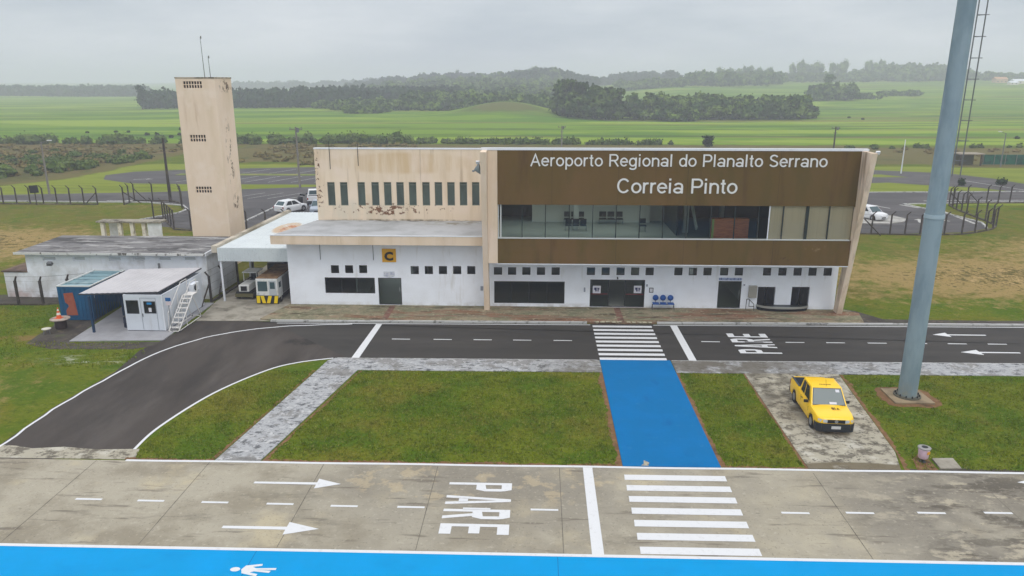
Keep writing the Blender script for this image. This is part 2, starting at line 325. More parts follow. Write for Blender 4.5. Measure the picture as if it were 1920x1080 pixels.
m_ground = mat('grass_ground', col(106, 118, 24), .95, GRASS_L+[
    dict(c=col(190, 192, 170), s=1.6, st=(.6, 1.4, 1), lo=.52, hi=.6, k=.75, d=8, r=.75, box=((-24.9, 38.2, 0), (3.4, 1.1, 2)), b0=1, b1=.3), dict(c=col(150, 116, 80), s=.8, lo=.42, hi=.58, k=.7, box=((-30.5, 41.6, 0), (3, .8, 2)), b0=1, b1=.4), dict(c=col(112, 106, 46), s=.35, attr=('zone2', 2), lo=1.4, hi=1.6, k=.9, d=7, r=.7), dict(c=col(134, 120, 66), s=.9, st=(.7, 1.4, 1), attr=('zone2', 2), lo=1.52, hi=1.64, k=.7, d=7, r=.7),
    dict(c=col(168, 144, 94), s=1.1, attr=('zone', 0), na=2.2, lo=1.35, hi=1.75, k=.9, d=9, r=.78), dict(c=col(92, 86, 40), s=1.7, attr=('zone', 0), na=2.2, lo=1.96, hi=2.03, k=.85, d=6, r=.6), dict(c=col(204, 174, 122), s=1.3, attr=('zone', 0), na=2.2, lo=2.02, hi=2.2, k=.75, d=7, r=.7), dict(c=col(96, 88, 48), s=4.5, attr=('zone', 0), na=2.2, lo=2.03, hi=2.12, k=.8, d=4, r=.6),
    dict(c=col(140, 152, 58), s=.3, attr=('zone2', 1), lo=.9, hi=1.1, k=.85), dict(c=col(118, 132, 46), s=.25, st=(.4, 1.5, 1), attr=('zone2', 1), lo=1.48, hi=1.62, k=.8),
    dict(c=col(112, 106, 62), s=.25, attr=('zone', 1), lo=.9, hi=1.12), dict(c=col(84, 94, 50), s=.12, attr=('zone', 1), lo=1.45, hi=1.6, k=.8), dict(c=col(132, 112, 74), s=.09, attr=('zone', 1), lo=1.5, hi=1.62, k=.8), dict(c=col(90, 82, 50), s=1.2, attr=('zone', 1), lo=1.5, hi=1.6, k=.7, d=7),
    dict(c=col(118, 150, 38), s=.2, attr=('zone', 2), lo=.98, hi=1.1), dict(c=col(88, 128, 36), s=.03, st=(.3, 1.5, 1), attr=('zone', 2), lo=1.49, hi=1.54, k=.85, d=7),
    dict(c=col(150, 172, 60), s=.025, st=(.3, 1.2, 1), attr=('zone', 2), lo=1.52, hi=1.57, k=.8, d=6), dict(c=col(62, 92, 36), s=.05, st=(.12, 1.8, 1), attr=('zone', 2), lo=1.56, hi=1.585, k=.75, d=7), dict(c=col(128, 122, 66), s=.03, st=(.2, 2, 1), attr=('zone', 2), lo=1.58, hi=1.62, k=.7, d=7),
    dict(c=col(112, 130, 60), s=.15, attr=('zone2', 0), lo=.85, hi=1.2, k=.8), dict(c=col(140, 122, 76), s=.25, attr=('zone2', 0), lo=1.45, hi=1.62, k=.6), dict(c=col(70, 88, 44), s=.2, st=(.4, 1.5, 1), attr=('zone2', 0), lo=1.2, hi=1.5, k=.5)], bump=(5, .9, .12), spec=.05)
g = link('ground', me, m_ground); g['kind'] = 'structure'
# haze: even, pale air round the whole place
hb = MB().box(-4600, 4600, -520, 4600, -6, 62)
hazem = bpy.data.materials.new('haze_air'); hazem.use_nodes = True; t = hazem.node_tree; t.nodes.clear()
o_ = t.nodes.new('ShaderNodeOutputMaterial'); v_ = t.nodes.new('ShaderNodeVolumePrincipled'); v_.inputs['Color'].default_value = (.865, .885, 1, 1)
v_.inputs['Density'].default_value = .00085; v_.inputs['Anisotropy'].default_value = 0.0; t.links.new(v_.outputs[0], o_.inputs['Volume'])
tag(put('haze', hb, hazem), kind='stuff')
# ================================================================ PAVING
m_conc = mat('apron_concrete', col(184, 177, 159), .9, [dict(c=col(158, 150, 132), s=.3, lo=.44, hi=.6, d=8, r=.65), dict(c=col(202, 190, 160), s=.35, lo=.54, hi=.66, k=.8, d=7),
    dict(c=col(132, 126, 112), s=.6, st=(.45, 1.5, 1), lo=.56, hi=.68, k=.85, d=9, r=.7), dict(c=col(138, 132, 120), s=.3, lo=.34, hi=.54, k=.9, d=7, box=((17.5, 24.5, 0), (7.2, 6, 3)), b0=1.0, b1=.75), dict(c=col(98, 92, 82), s=.7, st=(.6, 1.5, 1), lo=.50, hi=.57, k=.85, d=8, r=.7, box=((16.5, 24, 0), (6.5, 4.5, 3)), b0=1.0, b1=.6), dict(c=col(204, 194, 170), s=.8, st=(.7, 1.3, 1), lo=.54, hi=.6, k=.7, d=8, r=.7, box=((16, 23.5, 0), (7, 4.5, 3)), b0=1.0, b1=.6), dict(c=col(194, 186, 164), s=.5, lo=.3, hi=.5, k=.7, d=6, box=((9.2, 24, 0), (2.2, 5, 3)), b0=1, b1=.7),
    dict(c=col(140, 134, 122), s=.4, lo=.36, hi=.54, k=.85, d=8, box=((-2, 25.8, 0), (9, 3.6, 3)), b0=1, b1=.4), dict(c=col(160, 154, 140), s=.5, lo=.36, hi=.6, k=.7, d=8, box=((4, 24, 0), (16, 6, 3)), b0=1, b1=.5), dict(c=col(200, 184, 152), s=1.2, lo=.56, hi=.62, k=.55, d=5, box=((-2, 26, 0), (8, 2.2, 3)), b0=1, b1=.6),
    dict(c=col(118, 110, 98), s=1.6, st=(.25, 2, 1), lo=.6, hi=.68, k=.7, d=7), dict(c=col(206, 198, 180), s=6, lo=.58, hi=.7, k=.45, d=6), dict(c=col(120, 114, 102), s=11, lo=.6, hi=.68, k=.5, d=4)], bump=(12, .25, .02), spec=.1)
m_asph = mat('road_asphalt', col(64, 61, 57), .85, [dict(c=col(78, 74, 69), s=.5, st=(.25, 1.5, 1), lo=.45, hi=.7, k=.7), dict(c=col(50, 48, 46), s=.9, st=(.5, 1, 1), lo=.52, hi=.72, k=.7), dict(c=col(100, 96, 92), s=30, lo=.6, hi=.75, k=.35, d=2)], bump=(40, .2, .01))
m_asph2 = mat('old_asphalt', col(80, 74, 69), .85, [dict(c=col(98, 92, 87), s=.5, st=(1.1, .3, 1), rot=(0, 0, .45), lo=.46, hi=.68, k=.75, d=7), dict(c=col(60, 56, 53), s=.4, st=(1.3, .35, 1), rot=(0, 0, .45), lo=.48, hi=.68, k=.8, d=7), dict(c=col(50, 47, 45), s=1.1, lo=.4, hi=.56, k=.85, box=((-13.8, 41.6, 0), (1.5, .8, 1)), b0=1, b1=.6), dict(c=col(110, 104, 100), s=28, lo=.6, hi=.75, k=.35, d=2)], bump=(40, .2, .01), spec=.15)
m_asph3 = mat('parking_asphalt', col(80, 78, 78), .85, [dict(c=col(100, 97, 97), s=.15, st=(.5, 1.5, 1), lo=.45, hi=.65, k=.8), dict(c=col(64, 62, 62), s=.3, lo=.52, hi=.7, k=.7)])
m_paint = mat('white_paint', col(236, 238, 240), .7, [dict(c=col(190, 190, 188), s=5, lo=.55, hi=.8, k=.5), dict(c=col(150, 148, 144), s=22, lo=.66, hi=.76, k=.5)])
m_paint2 = mat('worn_white_paint', col(206, 205, 200), .8, [dict(c=col(140, 138, 132), s=3, lo=.48, hi=.68, k=.9), dict(c=col(110, 108, 104), s=14, lo=.58, hi=.7, k=.8)])
m_walk = mat('weathered_walkway', col(184, 186, 188), .9, [dict(c=col(92, 94, 96), s=1.5, st=(1, 1.7, 1), lo=.52, hi=.57, k=.9, d=10, r=.78), dict(c=col(140, 138, 134), s=.6, lo=.5, hi=.56, k=.75, d=8, r=.7), dict(c=col(214, 214, 214), s=3, lo=.56, hi=.62, k=.7, d=6), dict(c=col(104, 104, 104), s=7, st=(1, 1.6, 1), lo=.58, hi=.64, k=.8, d=5, r=.7),
    dict(c=col(110, 104, 92), s=.8, lo=.38, hi=.52, k=.85, d=8, r=.7, box=((8, 38, 0), (9, 4, 2)), b0=1, b1=.5)], spec=.1)
m_drive = mat('driveway_concrete', col(186, 180, 162), .9, [dict(c=col(112, 106, 94), s=1.4, st=(.9, 1.3, 1), lo=.49, hi=.56, k=.9, d=10, r=.76), dict(c=col(210, 206, 192), s=.9, lo=.54, hi=.62, k=.8, d=8), dict(c=col(84, 80, 70), s=4, lo=.57, hi=.63, k=.8, d=6, r=.7), dict(c=col(96, 90, 78), s=.8, lo=.4, hi=.54, k=.75, d=7, box=((12.3, 35, 0), (2.2, 4.5, 2)), b0=1, b1=.4), dict(c=col(120, 110, 88), s=1.2, lo=.3, hi=.42, k=.9, d=7, box=((12.8, 27.2, 0), (3.2, .75, 2)), b0=1, b1=.85)], spec=.1)
m_blue1 = mat('blue_path_paint', col(0, 116, 178), .8, [dict(c=col(0, 122, 192), s=.6, lo=.45, hi=.7, k=.7), dict(c=col(70, 140, 186), s=1.8, lo=.58, hi=.68, k=.3, d=8, r=.7), dict(c=col(0, 92, 156), s=1.1, st=(1, .4, 1), lo=.58, hi=.75, k=.5)], spec=.08)
m_blue2 = mat('blue_lane_paint', col(0, 160, 226), .8, [dict(c=col(0, 166, 240), s=.5, lo=.45, hi=.7, k=.7), dict(c=col(0, 146, 214), s=1.2, st=(.4, 1, 1), lo=.55, hi=.75, k=.5)], spec=.08)
m_tile = mat('forecourt_paving', col(164, 152, 126), .9, [dict(c=col(130, 132, 104), s=.7, lo=.44, hi=.56, k=.85, d=8, r=.7), dict(c=col(146, 100, 78), s=.5, st=(.3, 1.6, 1), lo=.5, hi=.58, k=.8, d=8, r=.7), dict(c=col(84, 72, 58), s=.9, st=(.35, 1.8, 1), lo=.54, hi=.62, k=.85, d=8, r=.7), dict(c=col(190, 180, 154), s=3.0, lo=.56, hi=.66, k=.7, d=6), dict(c=col(98, 92, 78), s=6, lo=.57, hi=.65, k=.7)], bump=(8, .4, .03), spec=.1)
m_dirt = mat('bare_red_soil', col(128, 92, 62), .95, [dict(c=col(150, 116, 80), s=3, lo=.45, hi=.65), dict(c=col(92, 70, 48), s=2, lo=.55, hi=.7), dict(c=col(100, 110, 52), s=6, lo=.58, hi=.68, k=.8)])
m_soil = mat('dark_soil', col(84, 78, 70), .95, [dict(c=col(66, 60, 54), s=.8, lo=.45, hi=.6), dict(c=col(118, 104, 88), s=2, lo=.56, hi=.7, k=.8), dict(c=col(88, 102, 46), s=1.5, lo=.6, hi=.72, k=.7)])
m_slab = mat('grey_painted_slab', col(172, 172, 176), .8, [dict(c=col(150, 150, 152), s=.8, lo=.45, hi=.65, k=.7), dict(c=col(120, 118, 116), s=2, lo=.62, hi=.75, k=.7)])
m_garfl = mat('carport_floor', col(176, 170, 156), .9, [dict(c=col(128, 122, 108), s=.7, lo=.46, hi=.64, k=.85, d=7), dict(c=col(84, 80, 72), s=.9, lo=.58, hi=.7, k=.7)])
m_kerb = mat('kerb_paint', col(206, 206, 204), .85, [dict(c=col(120, 118, 112), s=2.5, st=(1, 1, 1), lo=.52, hi=.64, k=.85, d=7)])
def k_road(x): return 45.3+.0165*(x+3.7)
def k_kerb(x): return 45.62+.0165*(x+3.7)
def n_road(x): return 39.14+.0115*x
def n_walk(x): return 37.33+.011*x
def k_apron(x): return 27.16+.006*x
def k_blue(x): return 21.3+.004*x
XR = 78.0
outer = [G(*p) for p in [(-60, 872), (0, 838), (100, 768), (210, 705), (300, 660), (400, 630), (500, 615), (585, 610), (660, 608)]]
inner = [G(*p) for p in [(252, 843), (300, 800), (400, 738), (500, 695), (560, 680), (625, 672)]]
outer_s = smooth_line(outer, 6); inner_s = smooth_line(inner, 6)
# taxiway apron and blue lane
ap = struct('apron', flat(MB(), [(-75, 14), (75, 14), (75, k_apron(75)), (-75, k_apron(-75))], .010), m_conc)
bl = struct('blue_lane', flat(MB(), [(-75, 12), (75, 12), (75, k_blue(75)-.07), (-75, k_blue(-75)-.07)], .014), m_blue2)
struct('outer_pavement', flat(MB(), [(-75, -60), (75, -60), (75, 14.2), (-75, 14.2)], .006), m_conc)
def mark(name, mb, parent, m=None): return put(name, mb, m or m_paint, parent)
mark('edge_line', ribbon(MB(), [(-75, k_blue(-75)), (75, k_blue(75))], .15, .018), bl)
# (lines wobble a little, as hand-painted ones do)
ln = [(x, k_apron(x)+.015*math.sin(x*.9)) for x in np.arange(-16.8, 75, .8)]
mark('edge_line', ribbon(MB(), ln, .15, .018), ap)
for p in (142, 258, 378, 500, 620, 745, 868, 995, 1465, 1586, 1720, 1845):
    x, y = G(p, {142: 936, 258: 939, 378: 942, 500: 945, 620: 949, 745: 951, 868: 954, 995: 956}.get(p, 962)); mark('dash_line', MB().quad((x, y-.06, .018), (x+1.0, y-.055, .018), (x+1.0, y+.055, .018), (x, y+.06, .018)), ap)
def arrow(x0, x1, y, z, name, parent, head=.95, hw=.42, sw=.075):
    d = 1 if x1 > x0 else -1; xh = x1-d*head; mb = MB()
    mb.poly([(x0, y-d*sw, z), (xh, y-d*sw*1.2, z), (xh, y+d*sw*1.2, z), (x0, y+d*sw, z)]); mb.poly([(xh-d*.12, y-d*hw, z), (x1, y, z), (xh-d*.12, y+d*hw, z)]) if False else mb.poly([(xh, y-d*hw, z), (x1, y, z), (xh, y+d*hw, z)])
    return mark(name, mb, parent)
arrow(-10.89, -7.5, 25.5, .018, 'arrow_marking', ap, .95, .36, .07); arrow(-10.9, -7.5, 22.5, .018, 'arrow_marking', ap, 1.15, .38, .075); xa_, ya_ = G(1907, 905); arrow(xa_+3, xa_, ya_, .018, 'arrow_marking', ap, .95, .36)
arrow(19.3+1.2, 18.55, 22.5, .018, 'arrow_marking', ap) if False else None
mark('stop_line', MB().quad((1.88, k_blue(2)+.07, .0185), (2.28, k_blue(2)+.07, .0185), (2.28, k_apron(2)-.07, .0185), (1.9, k_apron(2)-.07, .0185)), ap)
for i in range(7):
    y1 = 26.62-.79*i; mark('crosswalk_bar', MB().quad((3.48, y1-.42, .018), (7.44, y1-.40, .018), (7.45, y1, .018), (3.5, y1-.02, .018)), ap)
# PARE letters: strokes in a unit cell (u across 0..1, v up 0..1), stretched along the lane
GL = {'P': [[(0, 0), (.26, 0), (.26, 1), (0, 1)], [(.26, .84), (.7, .84), (.95, 1-.1), (.8, 1), (.26, 1)], [(.7, .84), (.72, .6), (1, .58), (1, .82), (.95, .9)], [(.26, .44), (.8, .44), (1, .58), (.72, .6), (.26, .58)]],
      'A': [[(0, 0), (.27, 0), (.5, .78), (.5, 1), (.36, 1)], [(1, 0), (.64, 1), (.5, 1), (.5, .78), (.73, 0)], [(.3, .2), (.7, .2), (.66, .34), (.34, .34)]],
      'R': [[(0, 0), (.26, 0), (.26, 1), (0, 1)], [(.26, .84), (.7, .84), (.95, .9), (.8, 1), (.26, 1)], [(.7, .84), (.72, .6), (1, .58), (1, .82), (.95, .9)], [(.26, .44), (.8, .44), (1, .58), (.72, .6), (.26, .58)], [(.42, .44), (.72, 0), (1, 0), (.7, .44)]],
      'E': [[(0, 0), (.27, 0), (.27, 1), (0, 1)], [(.27, 0), (1, 0), (1, .17), (.27, .17)], [(.27, .42), (.92, .42), (.92, .58), (.27, .58)], [(.27, .83), (1, .83), (1, 1), (.27, 1)]]}
def pare(parent, x_foot, x_head, y_first, dy, w, z):
    for i, ch in enumerate('PARE'):
        y0 = y_first+dy*i; sgn = 1 if dy > 0 else -1; mb = MB()
        for st in GL[ch]:
            pts = [(x_foot+(x_head-x_foot)*v, y0+sgn*w*u, z) for u, v in st]
            a = sum(pts[k][0]*pts[(k+1) % len(pts)][1]-pts[(k+1) % len(pts)][0]*pts[k][1] for k in range(len(pts)))
            mb.poly(pts if a > 0 else pts[::-1])
        mark('letter_marking', mb, parent)
pare(ap, -3.32, -.9, 25.78, -.93, .62, .018)
# joints of the slabs
m_joint = mat('joint_filler', col(122, 116, 104), .95, [dict(c=col(86, 80, 72), s=1.2, lo=.5, hi=.6)])
for x in (-13.3, -8.6, -3.95, .95, 11.0, 17.2, -18.0): put('joint', MB().quad((x-.012, 21.4, .0145), (x+.012, 21.4, .0145), (x+.02, 27.0, .0145), (x-.006, 27.0, .0145)), m_joint, ap)
for x in (-9.2, .75): put('joint', MB().quad((x-.012, 15, .0175), (x+.012, 15, .0175), (x+.01, 21.2, .0175), (x-.01, 21.2, .0175)), mat('blue_joint', col(0, 112, 178), .9), bl)
# pedestrian pictogram on the lane (head to the left)
ped = MB(); px, py = -8.23, 20.2; a = []
pz = [.0185]
def pl(pts): pz[0] += .0008; ped.poly([(px-u, py+v, pz[0]) for u, v in pts][::-1])
pl([(1.30+.16*math.cos(t), .0+.11*math.sin(t)) for t in np.linspace(0, 2*math.pi, 14)[:-1]])
pl([(1.10, .0), (1.02, .2), (.9, .2), (.62, .06), (.62, -.06), (.9, -.2), (1.02, -.2)]); pl([(1.0, .2), (.52, .3), (.5, .2), (.94, .1)]); pl([(1.0, -.2), (.94, -.1), (.5, -.22), (.52, -.33)])
pl([(.66, .07), (.0, .10), (.0, .0), (.66, -.0)]); pl([(.66, -.0), (.14, -.04), (.16, -.15), (.66, -.09)])
mark('pedestrian_marking', ped, bl)
# road in front of the terminal
rd = struct('road', flat(MB(), [(-10.6, n_road(-10.6)), (XR, n_road(XR)), (XR, k_road(XR)+.2), (-18.5, k_road(-18.5)+.2), G(510, 604), G(545, 622)], .010), m_asph)
lead = [G(-60, 876), G(252, 846)]+inner_s+[(-10.6, n_road(-10.6)+.05), G(545, 622), G(510, 603), G(372, 600), G(300, 640), G(262, 657), G(215, 698), G(100, 764), G(0, 834), G(-60, 866)]
lr = struct('curved_road', flat(MB(), lead, .008), m_asph2)
outer_w = [(x+.022*math.sin(i*1.9)+.02*math.sin(i*4.1), y+.03*math.sin(i*1.3+1)) for i, (x, y) in enumerate(outer_s)]
mark('edge_line', ribbon(MB(), outer_w, .12, .016), lr); mark('edge_line', ribbon(MB(), inner_s, .13, .020), lr)
struct('rough_concrete_strip', flat(MB(), [(-40, 27.0), G(252, 862), G(262, 842), G(180, 843), G(120, 838), G(60, 841), G(30, 836), (-24, 28.3), (-40, 28.4)], .012), m_drive)
mark('edge_line', ribbon(MB(), [(x, k_road(x)) for x in (-16.7, 0, 3.4)], .1, .016), rd); mark('edge_line', ribbon(MB(), [(x, k_road(x)) for x in (7.4, 40, XR)], .1, .016), rd)
mark('edge_line', ribbon(MB(), [(x, n_road(x)) for x in (-11.2, 0, 3.4)], .09, .016), rd, m_kerb); mark('edge_line', ribbon(MB(), [(x, n_road(x)) for x in (7.5, 40, XR)], .09, .016), rd, m_kerb)
for p in (735, 813, 888, 962, 1038, 1315, 1396, 1473, 1549, 1627, 1703, 1777, 1852):
    x, y = G(p, 636+(p-735)*.0085); mark('dash_line', MB().quad((x, y-.06, .016), (x+1.1, y-.05, .016), (x+1.1, y+.05, .016), (x, y+.06, .016)), rd)
mark('stop_line', MB().poly([(-10.4, n_road(-10)+.05, .0165), (-9.97, n_road(-10)+.05, .0165), (-9.9, k_road(-10)-.1, .0165), (-10.28, k_road(-10)-.1, .0165)]), rd)
mark('stop_line', MB().poly([(8.48, n_road(8)+.06, .0165), (8.9, n_road(8)+.06, .0165), (8.9, k_road(8)-.06, .0165), (8.46, k_road(8)-.06, .0165)]), rd)
for i in range(9):
    y = 39.42+.715*i; mark('crosswalk_bar', MB().quad((3.53, y-.19, .016), (7.26, y-.17, .016), (7.27, y+.19, .016), (3.53, y+.17, .016)), rd)
arrow(27.45, 24.25, 44.24, .016, 'arrow_marking', rd, .95, .4); arrow(27.65, 24.3, 41.17, .016, 'arrow_marking', rd, 1.1, .42)
pare(rd, 14.02, 11.64, 40.55, .93, .68, .016)
# kerb and paved forecourt
kb = [(x, k_kerb(x)) for x in (-17.2, -3.7, 3.2)]; kb2 = [(x, k_kerb(x)) for x in (7.7, 20, 40, XR)]
km = MB()
for L_ in (kb, kb2):
    for a, b in zip(L_, L_[1:]): km.prism([(a[0], a[1]-.08), (b[0], b[1]-.08), (b[0], b[1]+.08), (a[0], a[1]+.08)], 0, .125)
struct('kerb', km, m_kerb)
fc = struct('forecourt', MB().prism([(-18.0, 45.7), (-17.1, k_kerb(-17)+.08), (3.2, k_kerb(3.2)+.08), (3.6, k_kerb(3.4)-.1), (7.3, k_kerb(7.4)-.1), (7.7, k_kerb(7.7)+.08), (20.9, k_kerb(20.9)+.08), (21.4, 48.2), (20.4, 49.4), (-17.0, 49.4)], 0, .115), m_tile)
tg = MB(); red = MB()
for i in range(5): put('tactile_tile', MB().box(3.7+i*.36, 3.98+i*.36, 45.62, 45.9, .116, .126), mat('cream_tile', col(206, 200, 170), .9, [dict(c=col(120, 112, 96), s=3, lo=.5, hi=.6)]), fc)
for i in range(5): put('tactile_tile', MB().box(5.75+i*.34, 5.99+i*.34, 45.62, 45.86, .116, .126), MATS['cream_tile'], fc)
m_redtile = mat('red_path_tile', col(138, 98, 84), .9, [dict(c=col(104, 78, 66), s=1.4, lo=.46, hi=.58, d=7), dict(c=col(150, 136, 112), s=2, lo=.52, hi=.62, d=7)])
put('red_tile_path', MB().box(5.2, 5.62, 45.7, 48.9, .1155, .1215), m_redtile, fc); put('red_tile_path', MB().box(-10.1, -9.7, 45.75, 48.9, .1155, .1215), m_redtile, fc)
put('red_tile_path', MB().box(-9.4, 5.1, 46.55, 46.78, .1155, .1205), mat('faded_red_tile', col(150, 112, 92), .9, [dict(c=col(140, 130, 108), s=1.2, lo=.42, hi=.54, d=8), dict(c=col(70, 60, 50), s=1, st=(.4, 1, 1), lo=.55, hi=.65)]), fc)
put('red_tile_path', MB().box(5.8, 19.6, 46.7, 46.95, .1155, .1205), MATS['faded_red_tile'], fc)
struct('verge', flat(MB(), [(20.5, k_kerb(20)+.08), (XR, k_kerb(XR)+.08), (XR, k_kerb(XR)+1.1), (40, k_kerb(40)+1.35), (30, k_kerb(30)+1.0), (22.6, k_kerb(22)+1.2), (21.5, 49), (20.6, 49.6)], .012), m_soil)
# walkways, blue path, driveway, slab
struct('walkway', MB().prism([(-11.3, n_walk(-11)), (3.5, n_walk(3.5)), (3.5, n_road(3.5)-.05), (-11.3, n_road(-11)-.05)], 0, .03), m_walk)
struct('walkway', MB().prism([(7.47, n_walk(7.5)), (XR, n_walk(XR)), (XR, n_road(XR)-.05), (7.47, n_road(7.5)-.05)], 0, .03), m_walk)
struct('diagonal_walkway', MB().prism([(-13.13, k_apron(-13)+.09), (-11.27, k_apron(-11)+.09), (-9.62, n_walk(-9.6)+.0), (-11.3, n_walk(-11.3)), (-11.3, n_road(-11)-.1), (-11.62, n_road(-11)-.5), (-11.78, 37.1)], 0, .034), m_walk)
for pts, sd, w in (([(-11.2, k_apron(-11)+.1), (-9.5, n_walk(-9.5)-.08)], -1, .13), ([(-13.2, k_apron(-13)+.1), (-11.85, 37.1)], 1, .13)):
    struct('soil_edge', ragged(MB(), pts, w, .012, .8, side=sd), m_dirt)
bp = struct('blue_path', MB().prism([(3.52, k_apron(3.5)+.08), (7.45, k_apron(7.5)+.08), (7.42, n_road(7.4)-.02), (3.52, n_road(3.5)-.02)], 0, .042), m_blue1)
struct('soil_edge', ragged(MB(), [(3.51, k_apron(3)+.1), (3.51, n_walk(3.5)-.05)], .22, .013, .7, side=1), m_dirt)
struct('soil_edge', ragged(MB(), [(7.46, k_apron(7)+.1), (7.44, n_walk(7.5)-.05)], .16, .013, .7, side=-1), m_dirt)
put('worn_paint_patch', MB().poly([(4.25, 27.3, .046), (4.55, 27.29, .046), (4.62, 27.55, .046), (4.42, 27.75, .046), (4.38, 27.45, .046)]), m_drive, bp)
struct('driveway', MB().prism([(10.95, k_apron(11)+.1), (14.6, k_apron(14)+.1), (15.05, 28.9), (16.0, n_walk(16)), (11.05, n_walk(11))], 0, .03), m_drive)
struct('soil_edge', ragged(MB(), [(14.75, k_apron(15)+.1), (15.08, 28.8), (16.05, n_walk(16)-.05)], .18, .013, .8, side=-1), m_dirt)
struct('soil_edge', ragged(MB(), [(10.94, k_apron(11)+.1), (11.04, n_walk(11)-.05)], .10, .013, .8, side=1), m_dirt)
struct('soil_edge', ragged(MB(), [(-11.1, k_apron(-11)+.08), (3.4, k_apron(3)+.08)], .16, .014, .8, side=1), m_dirt)
struct('soil_edge', ragged(MB(), [(7.5, k_apron(8)+.08), (10.9, k_apron(10)+.08)], .15, .014, .8, side=1), m_dirt)
struct('soil_edge', ragged(MB(), [(15, k_apron(15)+.08), (40, k_apron(40)+.08)], .14, .014, .9, side=1), m_soil)
struct('soil_edge', ragged(MB(), [(-16.9, k_apron(-17)+.08), (-13.2, k_apron(-13)+.08)], .14, .014, .9, side=1), m_dirt)
tag(put('inspection_cover', MB().prism([(16.2, 27.45), (17.05, 27.5), (17.15, 28.35), (16.28, 28.3)], 0, .07), m_garfl, at=(16.6, 27.9, 0), bevel=.015), 'pale square concrete inspection cover set in the grass beside the litter bin', 'cover')
struct('soil_patch', flat(MB(), [(15.25, 27.35), (16.1, 27.35), (16.15, 28.4), (15.9, 28.7), (15.5, 28.3)], .0125), m_dirt)
# left side ground
struct('carport_floor', MB().prism([G(368, 602), G(510, 602), (-17.05, 49.0), (-17.0, 66), (-23.0, 66), (-22.6, 49.6)], 0, .03), m_garfl)
struct('cabin_slab', MB().prism([G(130, 641), G(306, 639), (-22.6, 49.3), (-28.6, 49.3)], 0, .06), m_slab)
struct('soil_patch', flat(MB(), [G(p[0], p[1]) for p in ((48, 645), (95, 655), (250, 655), (290, 648), (306, 641), (130, 643), (200, 588), (110, 590), (100, 612), (72, 628))], .010), m_soil)
struct('soil_patch', flat(MB(), [(-45, 48.7), (-30.5, 48.7), (-30.5, 50.9), (-45, 50.9)], .011), m_soil)
# behind the terminal: forecourt, roads, car parks
fb = [(-44.5, 81), (-40.7, 77.5), (-36, 75.8), (36, 76), (44, 77.2), (47.4, 79.4), (48.6, 82.5), (47.6, 90), (46, 95.2), (59.5, 97.2), (110, 100), (110, 108.5), (68, 107), (46, 105.4), (-32, 109), (-53, 102.8), (-73, 99.3), (-130, 98), (-130, 92), (-69.4, 93.4), (-50, 93.2), (-44, 90.8), (-42.4, 87)]
struct('rear_road', flat(MB(), fb, .012), m_asph3)
lotL = [(-62, 111.6), (-53.5, 110.9), (30, 112.0), (30, 134), (-40, 134.8), (-62, 129.8), (-69.3, 126.5), (-71.5, 121.5), (-68.7, 116)]
pk = struct('car_park', flat(MB(), lotL, .014), m_asph3)
def gstrip(pts): struct('grass_strip', MB().prism(pts, 0, .05), mat('verge_grass', col(128, 138, 58), .95, [dict(c=col(104, 122, 44), s=.3, lo=.45, hi=.6), dict(c=col(150, 146, 84), s=.5, lo=.52, hi=.66)]))
gstrip([(-60, 121.8), (28, 122.8), (28, 124.2), (-60, 124.0)])
for k in range(22):
    x = -56+k*3.6; mark('bay_line', MB().quad((x, 113.5, .02), (x+.16, 113.5, .02), (x+3.2, 121, .02), (x+3.0, 121, .02)), pk, m_paint2)
for k in range(16):
    x = -50+k*4.6; mark('bay_line', MB().quad((x, 125, .02), (x+.16, 125, .02), (x+2.8, 131, .02), (x+2.6, 131, .02)), pk, m_paint2)
pk2 = struct('car_park', flat(MB(), [(40, 113), (53.6, 116.5), (60, 112.5), (64, 111.5), (67, 107.1), (76, 107.4), (74, 112.6), (72.5, 122), (69, 129), (57, 134), (40, 134.5), (40, 126), (57, 127), (60, 123.3), (40, 122.8)], .014), m_asph3)
mark('bay_line', ribbon(MB(), [(66.5, 119), (69, 110), (70, 107.5)], .25, .02), pk2, m_paint2)
# pale kerb lines and painted arrows on the rear forecourt
for pts in ([(-44.5, 81), (-42.3, 85.6), (-42.4, 88.2), (-44.2, 91), (-50, 93.3), (-69.4, 93.5), (-130, 92.1)], [(-32.4, 79), (-32.3, 96.2)], [(47.4, 79.4), (48.6, 82.5), (47.6, 90), (46, 95.2), (59.5, 97.2), (110, 100.1)], [(-32, 109), (46, 105.5), (68, 107.1), (110, 108.6)]):
    kk = MB()
    for a, b in zip(pts, pts[1:]):
        d = (Vector(b)-Vector(a)).normalized(); n = Vector((-d.y, d.x))*.1; kk.prism([(a[0]-n.x, a[1]-n.y), (b[0]-n.x, b[1]-n.y), (b[0]+n.x, b[1]+n.y), (a[0]+n.x, a[1]+n.y)][::1], 0, .13)
    struct('kerb', kk, m_kerb)
rr = [o for o in C.objects if o.name == 'rear_road'][0]
isl = struct('traffic_island', MB().prism([(33, 81.4), (38.1, 81.4), (40.3, 82.6), (41.3, 84.3), (40.8, 86.2), (38.5, 87.4), (33, 87.6)], 0, .12), mat('pale_island_concrete', col(190, 188, 182), .9, [dict(c=col(160, 158, 150), s=1, lo=.45, hi=.65)]))
for (a, b, c_, d_) in ((45.5, 95.0, 46.6, 92.4), (48.4, 91, 47.6, 81.8)): mark('painted_line', ribbon(MB(), [(a, b), (c_, d_)], .4, .02), rr, m_paint2)
